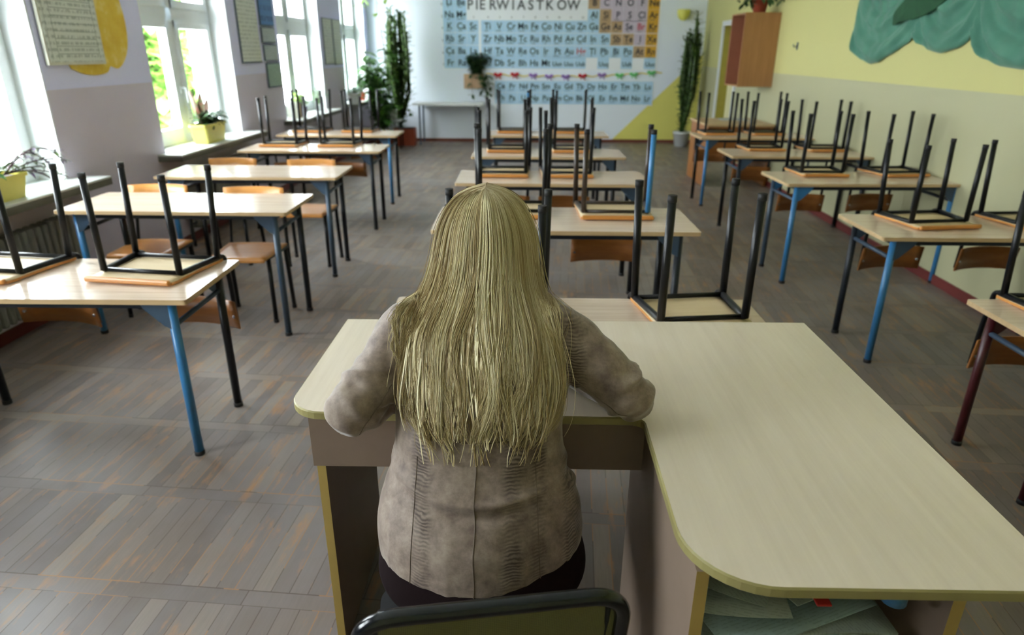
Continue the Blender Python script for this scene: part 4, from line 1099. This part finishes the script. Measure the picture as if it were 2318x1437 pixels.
# tall columnar spurge plants
def spurge(t, rg, base, H, n, width, mat, lean=0):
    bs = bmesh.new(); bl = bmesh.new()
    for k in range(n):
        a = rg.uniform(0, 6.28); R_ = width*rg.uniform(.15, 1); h0 = rg.uniform(0, .35)*H*(k > 1); h1 = H*rg.uniform(.62, 1.0) if k else H
        pts = [Vector((R_*cos(a)*min(1, f*2.2)*(1-.25*f), R_*sin(a)*min(1, f*2.2)*(1-.25*f), h0+(h1-h0)*f)) for f in [j/9 for j in range(10)]]
        pts = [p+Vector(base)+Vector((lean*p.z, 0, 0)) for p in pts]
        rings = len(pts); rad = [.020+.006*rg.random() for _ in pts]; rad[0] = .012; rad[-1] = .008
        tube(bs, pts, rad, 3)
        for j in range(rings-1):
            for m_ in range(7):
                p = pts[j].lerp(pts[j+1], m_/7); d = rdir(rg, -.1, .8); leaf(bl, p+d*.015, d, rg.uniform(.07, .13), .045, bend=.05)
    obj('ribbed_stems', bs, mat, t); obj('foliage', bl, mat, t, True)
t = thing('potted_plant', 'tall columnar spurge in a red-brown pot in the left far corner', 'plant', (-2.14, 12.35, 0))
bm = bmesh.new(); prism(bm, rounded_rect(-.19, .19, -.14, .14, .02), 0, .30); obj('pot', bm, MTC, t)
bm = bmesh.new(); prism(bm, rounded_rect(-.17, .17, -.12, .12, .02), .298, .306); obj('soil', bm, MSOIL, t)
spurge(t, rg, (-.06, .02, .29), 2.0, 26, .27, ML['spurge'])
bs = bmesh.new(); tube(bs, [(-.2, .15, .3), (-.36, .15, 2.05)], .008, 6); obj('cane', bs, M['brownmetal'], t)
t = thing('potted_plant', 'dense leafy plant on a low stand in front of the left far corner', 'plant', (-2.30, 12.02, .48))
potp(t, .11, .17, MWP); bushy(t, rg, (0, 0, .16), 12, 8, ML['green'], (.15, .12), .12, .13, .07, droop=.28)
t = thing('plant_stand', 'low grey plant stand in the left far corner', 'stand', (-2.30, 12.02, 0))
bm = bmesh.new(); box(bm, -.17, .17, -.14, .14, .455, .479); obj('stand_top', bm, MWP, t)
for sx in (-1, 1):
    for sy in (-1, 1): bm = bmesh.new(); tube(bm, [(sx*.15, sy*.12, 0), (sx*.15, sy*.12, .455)], .011, 8); obj('leg', bm, M['dark'], t)
t = thing('potted_plant', 'tall narrow spurge in a white pot in the right far corner', 'plant', (2.86, 12.45, 0))
potp(t, .15, .26, MWP); spurge(t, rg, (0, 0, .22), 2.02, 22, .20, ML['spurge'], .03)
bm = bmesh.new(); tube(bm, [(-.02, 0, .24), (-.0, 0, .9)], .03, 7); obj('stem', bm, ML['dark'], t)
# cardboard-coloured box planter hung over the chart
t = thing('wall_planter', 'tan box planter with a bushy hanging plant mounted over the element chart', 'plant', (-.905, YB-.075, .955))
bm = bmesh.new(); box(bm, -.185, .165, -.06, .062, 0, .25, .006); obj('planter_box', bm, simple('tan_box', srgb(180, 148, 116), .7, 0, .05), t)
bushy(t, rg, (.04, 0, .22), 40, 14, ML['dark'], (.11, .05), .36, .10, .06, lo=.1); 
bs = bmesh.new(); bl = bmesh.new()
for k in range(9):
    x0 = rg.uniform(-.1, .30); pts = [Vector((x0*.6, -.07, .26)), Vector((x0*.9, -.10, .22)), Vector((x0, -.09, .10)), Vector((x0+.02, -.08, rg.uniform(-.12, .05)))]
    tube(bs, pts, .003, 5)
    for m_ in range(7): leaf(bl, pts[rg.randint(1, 3)]+Vector((rg.gauss(0, .02), 0, rg.gauss(0, .02))), rdir(rg, -.9, .3), .09, .055)
obj('trailing_stems', bs, MST, t); obj('trailing_foliage', bl, ML['dark'], t, True)
# round yellow wall pot
t = thing('wall_pot', 'round yellow bowl-shaped wall pot near the right end of the chart wall', 'pot', (2.775, YB-.002, 2.10))
bm = bmesh.new(); prof = [(.001, 0), (.05, .01), (.088, .05), (.108, .11), (.112, .175), (.104, .178), (.098, .12), (.001, .10)]
lathe(bm, prof, 24, (0, -.113, 0)); obj('bowl', bm, simple('yellow_ceramic', srgb(216, 214, 100), .35, 0, .03), t)
bm = bmesh.new(); tube(bm, [(0, -.02, .15), (0, .001, .19)], .006, 6); obj('hook', bm, M['steel'], t)

# ------------------------------------------------------------------ white table by the end wall
t = thing('side_table', 'white-topped table with grey metal legs against the end wall', 'table', (-1.36, 12.58, 0))
bm = bmesh.new(); prism(bm, rounded_rect(-.62, .62, -.29, .29, .01), .690, .722); obj('tabletop', bm, simple('white_laminate', srgb(220, 222, 220), .4, 0, .01), t)
for sx in (-1, 1):
    for sy in (-1, 1): bm = bmesh.new(); box(bm, sx*.50-.014, sx*.50+.014, sy*.24-.014, sy*.24+.014, 0, .69, .003); obj('leg', bm, M['slate'] if sx < 0 else M['dark'], t)

# ------------------------------------------------------------------ hanging cabinet
cy0, cy1 = 8.95, 9.52; cx0, cx1 = 2.70, RX(9.2)-.004; cz0, cz1 = 1.185, 2.045
t = thing('wall_cabinet', 'brown open-fronted cabinet hanging high on the yellow wall', 'cabinet', (cx1, (cy0+cy1)/2, cz0))
MCB = wood('cabinet_brown', srgb(150, 106, 64), srgb(168, 122, 76), .5, 2, 1, 18); MCI = simple('cabinet_reddish', srgb(152, 98, 74), .5, 0, .05)
def cpart(name, x0, x1, y0, y1, z0, z1, m_):
    bm = bmesh.new(); o_ = Vector(t.location); box(bm, x0-o_.x, x1-o_.x, y0-o_.y, y1-o_.y, z0-o_.z, z1-o_.z); return obj(name, bm, m_, t)
cpart('side_panel', cx0, cx1, cy0, cy0+.018, cz0, cz1, MCB); cpart('side_panel', cx0, cx1, cy1-.018, cy1, cz0, cz1, MCI)
cpart('top_panel', cx0, cx1, cy0+.018, cy1-.018, cz1-.018, cz1, MCB); cpart('bottom_panel', cx0, cx1, cy0+.018, cy1-.018, cz0, cz0+.018, MCB)
cpart('back_panel', cx1-.012, cx1, cy0+.018, cy1-.018, cz0+.018, cz1-.018, MCI)
t = thing('potted_plant', 'vine in a pot on top of the hanging cabinet, trailing over its edge', 'plant', (2.92, 9.15, cz1+.0005))
potp(t, .10, .16, MTC); bs = bmesh.new(); bl = bmesh.new()
for k in range(13):
    dx = rg.uniform(-.24, .16); dy = rg.uniform(-.55, .30); dr_ = rg.uniform(-.02, .14) if dy > -.2 else rg.uniform(.0, .2); pts = []
    for j in range(9): f = j/8; pts.append(Vector((dx*f, dy*f, .15+.10*sin(f*2.2)-dr_*f*f)))
    if dx > .1: pts = [Vector((p.x*.6, p.y, p.z)) for p in pts]
    tube(bs, pts, .004, 5)
    for m_ in range(12): leaf(bl, pts[rg.randint(2, 8)]+Vector((rg.gauss(0, .015), rg.gauss(0, .02), 0)), rdir(rg, -.7, .4), rg.uniform(.06, .10), .055)
obj('stems', bs, MST, t); obj('foliage', bl, ML['dark'], t, True)

# wall hook
bm = bmesh.new(); x = RX(8.26); box(bm, x-.006, x+.001, 8.24, 8.28, 1.62, 1.70, .002); tube(bm, [(x-.004, 8.26, 1.66), (x-.04, 8.26, 1.65), (x-.05, 8.26, 1.68)], .006, 6)
o = obj('wall_hook', bm, M['slate']); tag(o, 'small grey hook on the bare yellow wall between cabinet and green cloth', 'hook')

# ------------------------------------------------------------------ green draped cloth
def hem(y):   # lower edge height of the cloth along the wall
    pts = [(6.80, 1.74), (6.74, 1.62), (6.60, 1.535), (6.40, 1.500), (6.20, 1.515), (6.00, 1.585), (5.85, 1.655), (5.72, 1.708), (5.62, 1.665), (5.45, 1.615), (5.28, 1.590), (5.12, 1.625), (5.02, 1.675), (4.96, 1.722), (4.88, 1.64), (4.75, 1.56), (4.58, 1.515), (4.40, 1.500), (4.25, 1.52), (4.12, 1.60), (4.05, 1.75), (4.0, 1.95)]
    for (a, za), (b, zb) in zip(pts, pts[1:]):
        if a >= y >= b: f = (a-y)/(a-b); f = f*f*(3-2*f)*.3+f*.7; return za*(1-f)+zb*f
    return 1.74
NJ, NI = 60, 150; bm = bmesh.new(); G = []
tops = [6.55, 5.6, 4.6]
for i in range(NI+1):
    y = 6.80-(6.80-4.0)*i/NI; zb = hem(y); zt = 2.62+.05*cos(i*.4); row = []
    for j in range(NJ+1):
        f = j/NJ; z_ = zb+(zt-zb)*f
        # each swag hangs between two gather points: folds curve down and up again
        fold = 0
        for (g0, g1) in ((6.9, 5.72), (5.72, 4.96), (4.96, 3.95)):
            if g0 >= y >= g1:
                u = (g0-y)/(g0-g1); sag = 1-(2*u-1)**2
                s_ = (z_-zb)+ .16*sag
                fold = .030*sin(s_*27+u*3)*(.35+.65*gauss(z_-zb, .35))*(.5+.5*sag)+.006*sin(s_*80+u*7)
        vert = .010*sin(y*38+2*noise.noise(Vector((y*2, z_*2, 0))))*gauss(f-.8, .6)
        hemb = .018*gauss(z_-zb-.022, .014)
        d = .034+fold+vert+hemb+.006*noise.noise(Vector((y*6, z_*6, 2)))
        d = max(.006, d*(min(1, .35+(i/6.0))))
        row.append((RX(y)-d, y-.03*(1-f)*sin(y*9), z_))
    G.append(row)
A = [[bm.verts.new(p) for p in r] for r in G]; B = [[bm.verts.new((p[0]+.004, p[1], p[2])) for p in r] for r in G]
for i in range(NI):
    for j in range(NJ):
        bm.faces.new((A[i][j], A[i+1][j], A[i+1][j+1], A[i][j+1])); bm.faces.new((B[i][j+1], B[i+1][j+1], B[i+1][j], B[i][j]))
rim = [(i, 0) for i in range(NI)]+[(NI, j) for j in range(NJ)]+[(NI-i, NJ) for i in range(NI)]+[(0, NJ-j) for j in range(NJ)]
for k in range(len(rim)):
    a, b = rim[k], rim[(k+1) % len(rim)]; bm.faces.new((A[a[0]][a[1]], A[b[0]][b[1]], B[b[0]][b[1]], B[a[0]][a[1]]))
t_ = NT('green_cloth'); c = t_.coord(); t_.set(t_.mix(t_.noise(c, 6, 4), srgb(46, 100, 84), srgb(78, 134, 112)), .75); t_.b.inputs['Sheen Weight'].default_value = .2; t_.bump(t_.noise(t_.mapping(c, sc=(1, 90, 90)), 4, 2), .15, .001)
cl = obj('draped_cloth', bm, t_.m, None, True); tag(cl, 'sea-green cloth swags with scalloped hem hanging on the yellow wall', 'cloth')
# dark green leaf shape pinned on the cloth
bm = bmesh.new(); o1 = []
lf = [(6.02, 1.835), (6.02, 1.90), (5.88, 1.99), (5.70, 2.08), (5.50, 2.15), (5.25, 2.20), (5.02, 2.22), (5.10, 2.10), (5.22, 2.0), (5.36, 1.92), (5.52, 1.865), (5.70, 1.835), (5.88, 1.825), (6.0, 1.80)]
cs = catmull(lf+[lf[0]], 4)[:-1]; bml = bmesh.new()
ctr = bml.verts.new((RX(5.6)-.088, 5.60, 2.0)); ring = [bml.verts.new((RX(y)-.060, y, z_)) for y, z_ in cs]; rb = [bml.verts.new((RX(y)-.050, y, z_)) for y, z_ in cs]
for k in range(len(ring)):
    q = (k+1) % len(ring); bml.faces.new((ctr, ring[k], ring[q])); bml.faces.new((ring[k], rb[k], rb[q], ring[q]))
bml.faces.new(rb)
tt = NT('dark_green_felt'); c = tt.coord(); tt.set(tt.mix(tt.noise(c, 14, 3), srgb(12, 56, 34), srgb(26, 82, 46)), .8)
o = obj('leaf_shape', bml, tt.m, None); tag(o, 'dark green leaf shape pinned on the sea-green cloth', 'decoration')

# ------------------------------------------------------------------ charts on the window wall
def wall_poly(name, outline, th, mat, parent=None, t0=0):
    bm = bmesh.new(); prism(bm, outline, t0, t0+th, conv=lambda y, z_, d: (LX(y)+d, y, z_)); return obj(name, bm, mat, parent)
def printed(name, paper, ink, lines=42, scol=.5):
    t = NT(name); c = t.coord(); x, y, z_ = t.sep(c)
    ln = t.math('GREATER_THAN', t.math('SINE', t.math('MULTIPLY', z_, lines*6.283)), .1)
    w = t.math('GREATER_THAN', t.noise(t.mapping(c, sc=(1, 60, lines)), 1.0, 1), .48)
    col = t.mix(t.math('MULTIPLY', t.math('MULTIPLY', ln, w), scol), paper, ink); t.set(col, .6); return t.m
MPR = printed('printed_chart_paper', srgb(206, 212, 202), srgb(110, 122, 112), 26)
t = thing('wall_chart', 'framed pale green table chart hanging between the first two windows', 'chart', (LX(4.65), 4.65, 1.50)); off_ = -Vector(t.location)
def wp(*a, **k): o = wall_poly(*a, parent=t, **k); o.location = off_; return o
R_ = lambda y0, y1, z0, z1: [(y0, z0), (y1, z0), (y1, z1), (y0, z1)]
wp('frame', R_(4.36, 4.945, 1.495, 2.30), .018, simple('chart_frame', srgb(200, 200, 184), .5), t0=.012)
wp('printed_sheet', R_(4.378, 4.927, 1.513, 2.28), .004, MPR, t0=.0305)
bm = bmesh.new()
for k in range(15): z_ = 1.56+.045*k; prism(bm, R_(4.46, 4.88, z_, z_+.004), .0348, .0352, conv=lambda y, z_, d: (LX(y)+d, y, z_))
for y in (4.40, 4.46, 4.88): prism(bm, R_(y, y+.004, 1.53, 2.26), .0348, .0352, conv=lambda y, z_, d: (LX(y)+d, y, z_))
o = obj('ruled_lines', bm, flat('pale_ink', srgb(132, 142, 134)), t); o.location = off_
ap = [(4.60, 1.47), (4.72, 1.435), (4.86, 1.424), (4.98, 1.44), (5.03, 1.478), (5.12, 1.462), (5.22, 1.52), (5.29, 1.62), (5.315, 1.75), (5.30, 1.88), (5.26, 2.0), (5.15, 2.12), (4.98, 2.18), (4.75, 2.15), (4.6, 2.05), (4.5, 1.8), (4.52, 1.6)]
tt = NT('yellow_card'); c = tt.coord(); tt.set(tt.ramp(tt.noise(c, 7, 4, .6), [(.35, srgb(214, 176, 44)), (.55, srgb(222, 192, 66)), (.7, srgb(232, 214, 140))]), .6)
o = wall_poly('yellow_shape', catmull(ap+[ap[0]], 4)[:-1], .006, tt.m, t0=.0005); tag(o, 'yellow apple-like cutout on the wall behind the nearest framed chart', 'decoration')
def chart(label, y0, y1, z0, z1, m_, frame=True):
    global t, off_
    t = thing('wall_chart', label, 'chart', (LX((y0+y1)/2), (y0+y1)/2, z0)); off_ = -Vector(t.location)
    wp('backing', R_(y0, y1, z0, z1), .014, M['slate'] if frame else MP[0], t0=.002)
    wp('printed_sheet', R_(y0+.012, y1-.012, z0+.012, z1-.012), .003, m_, t0=.0165)
chart('tall pale printed chart between the second and third windows', 7.30, 7.815, 1.465, 2.40, MPR)
chart('long narrow chart with a blue picture at its top', 7.90, 8.30, 1.84, 2.40, printed('blue_photo_sheet', srgb(86, 130, 186), srgb(40, 60, 110), 9, .7))
MS = printed('info_sheet', srgb(176, 188, 190), srgb(96, 110, 112), 40)
chart('small printed sheet below the blue picture', 7.90, 8.30, 1.665, 1.83, MS)
chart('middle small printed sheet beside the third window', 7.91, 8.31, 1.475, 1.65, MS)
chart('lowest small printed sheet, green edged, beside the third window', 7.93, 8.34, 1.19, 1.455, printed('green_sheet', srgb(160, 184, 170), srgb(84, 110, 96), 40))
chart('left one of the twin printed charts between third and fourth windows', 10.17, 10.62, 1.40, 2.02, MPR)
chart('right one of the twin printed charts between third and fourth windows', 10.66, 11.08, 1.39, 2.02, MPR)

# ------------------------------------------------------------------ wooden desk by the door
t = thing('wooden_desk', 'light wooden desk near the door behind the farthest right-row desk', 'desk', (2.69, 9.0, 0))
bm = bmesh.new(); prism(bm, rounded_rect(-.42, .42, -.45, .45, .01), .735, .76); obj('desktop', bm, M['laminate_edge'], t)
for sx in (-1, 1): bm = bmesh.new(); box(bm, sx*.39-.011, sx*.39+.011, -.43, .43, 0, .735); obj('side_panel', bm, M['ply_brown'], t)
bm = bmesh.new(); box(bm, -.379, .379, -.40, -.38, .30, .735); obj('front_panel', bm, M['ply_brown'], t)
bm = bmesh.new(); prism(bm, [(2.60, 9.12), (2.95, 9.08), (2.97, 9.32), (2.62, 9.35)], .7605, .767); o = obj('paper_sheet', bm, MP[0]); tag(o, 'white papers on the wooden desk by the door', 'paper')

# ------------------------------------------------------------------ outside
bm = bmesh.new(); box(bm, -40, -3.55, -20, 50, -1.3, -1.2); o = obj('courtyard_ground', bm, simple('courtyard', srgb(226, 226, 222), .9)); o['kind'] = 'structure'
rt = random.Random(5)
def tree(x, y, z0, r, h, label, mat, n):
    t = thing('tree', label, 'tree', (x, y, -1.2), (0, 0, 0), 'trees outside the windows')
    bm = bmesh.new(); tube(bm, [(0, 0, 0), (.1, .05, z0*.6+1.2), (0, 0, z0+1.6)], [.14, .11, .05], 8)
    for k in range(6): a = k*1.1; tube(bm, [(0, 0, z0+.6+k*.15), (r*.6*cos(a), r*.6*sin(a), z0+1.2+k*.3)], [.05, .02], 6)
    obj('trunk', bm, simple('bark', srgb(90, 76, 60), .9), t)
    bm = bmesh.new()
    for k in range(n):
        d = rdir(rt); q = rt.random()**.4; p = Vector((d.x*r*q, d.y*r*q, z0+1.2+h/2+d.z*h/2*q)); leaf(bm, p, rdir(rt), rt.uniform(.22, .38), rt.uniform(.15, .24))
    obj('foliage', bm, mat, t, True)
ML['tree'] = leaf_mat('tree_leaf', srgb(104, 150, 60), srgb(160, 200, 96))
tree(-6.5, 12.0, -1.6, 1.15, 4.6, 'sunlit green tree outside the second window', ML['tree'], 9000)
tree(-10.2, 14.6, -.5, 1.7, 3.6, 'farther green tree outside, partly behind the bigger one', ML['tree'], 2500)
# vine leaves reaching in at the top of the farthest window
t = thing('hanging_vine', 'vine with yellow-green leaves hanging near the ceiling by the farthest window', 'plant', (-2.5, 11.9, 2.62))
bs = bmesh.new(); bl = bmesh.new(); potp(t, .10, .14, MWP)
for k in range(9):
    dx, dy = rg.uniform(-.25, .35), rg.uniform(-.25, .3); L = rg.uniform(.25, .62); pts = [Vector((dx*min(1, f*2), dy*min(1, f*2), .14+.06*sin(f*3)-L*f*f)) for f in [j/8 for j in range(9)]]
    tube(bs, pts, .004, 5)
    for m_ in range(7): leaf(bl, pts[rg.randint(2, 8)], rdir(rg, -.9, .2), .10, .07)
obj('stems', bs, MST, t); obj('foliage', bl, ML['lime'], t, True)
for k in range(3):
    a = k*2.09; bs = bmesh.new(); tube(bs, [(.10*cos(a), .10*sin(a), .14), (0, 0, ZC-2.62)], .002, 4); obj('cord', bs, M['dark'], t)
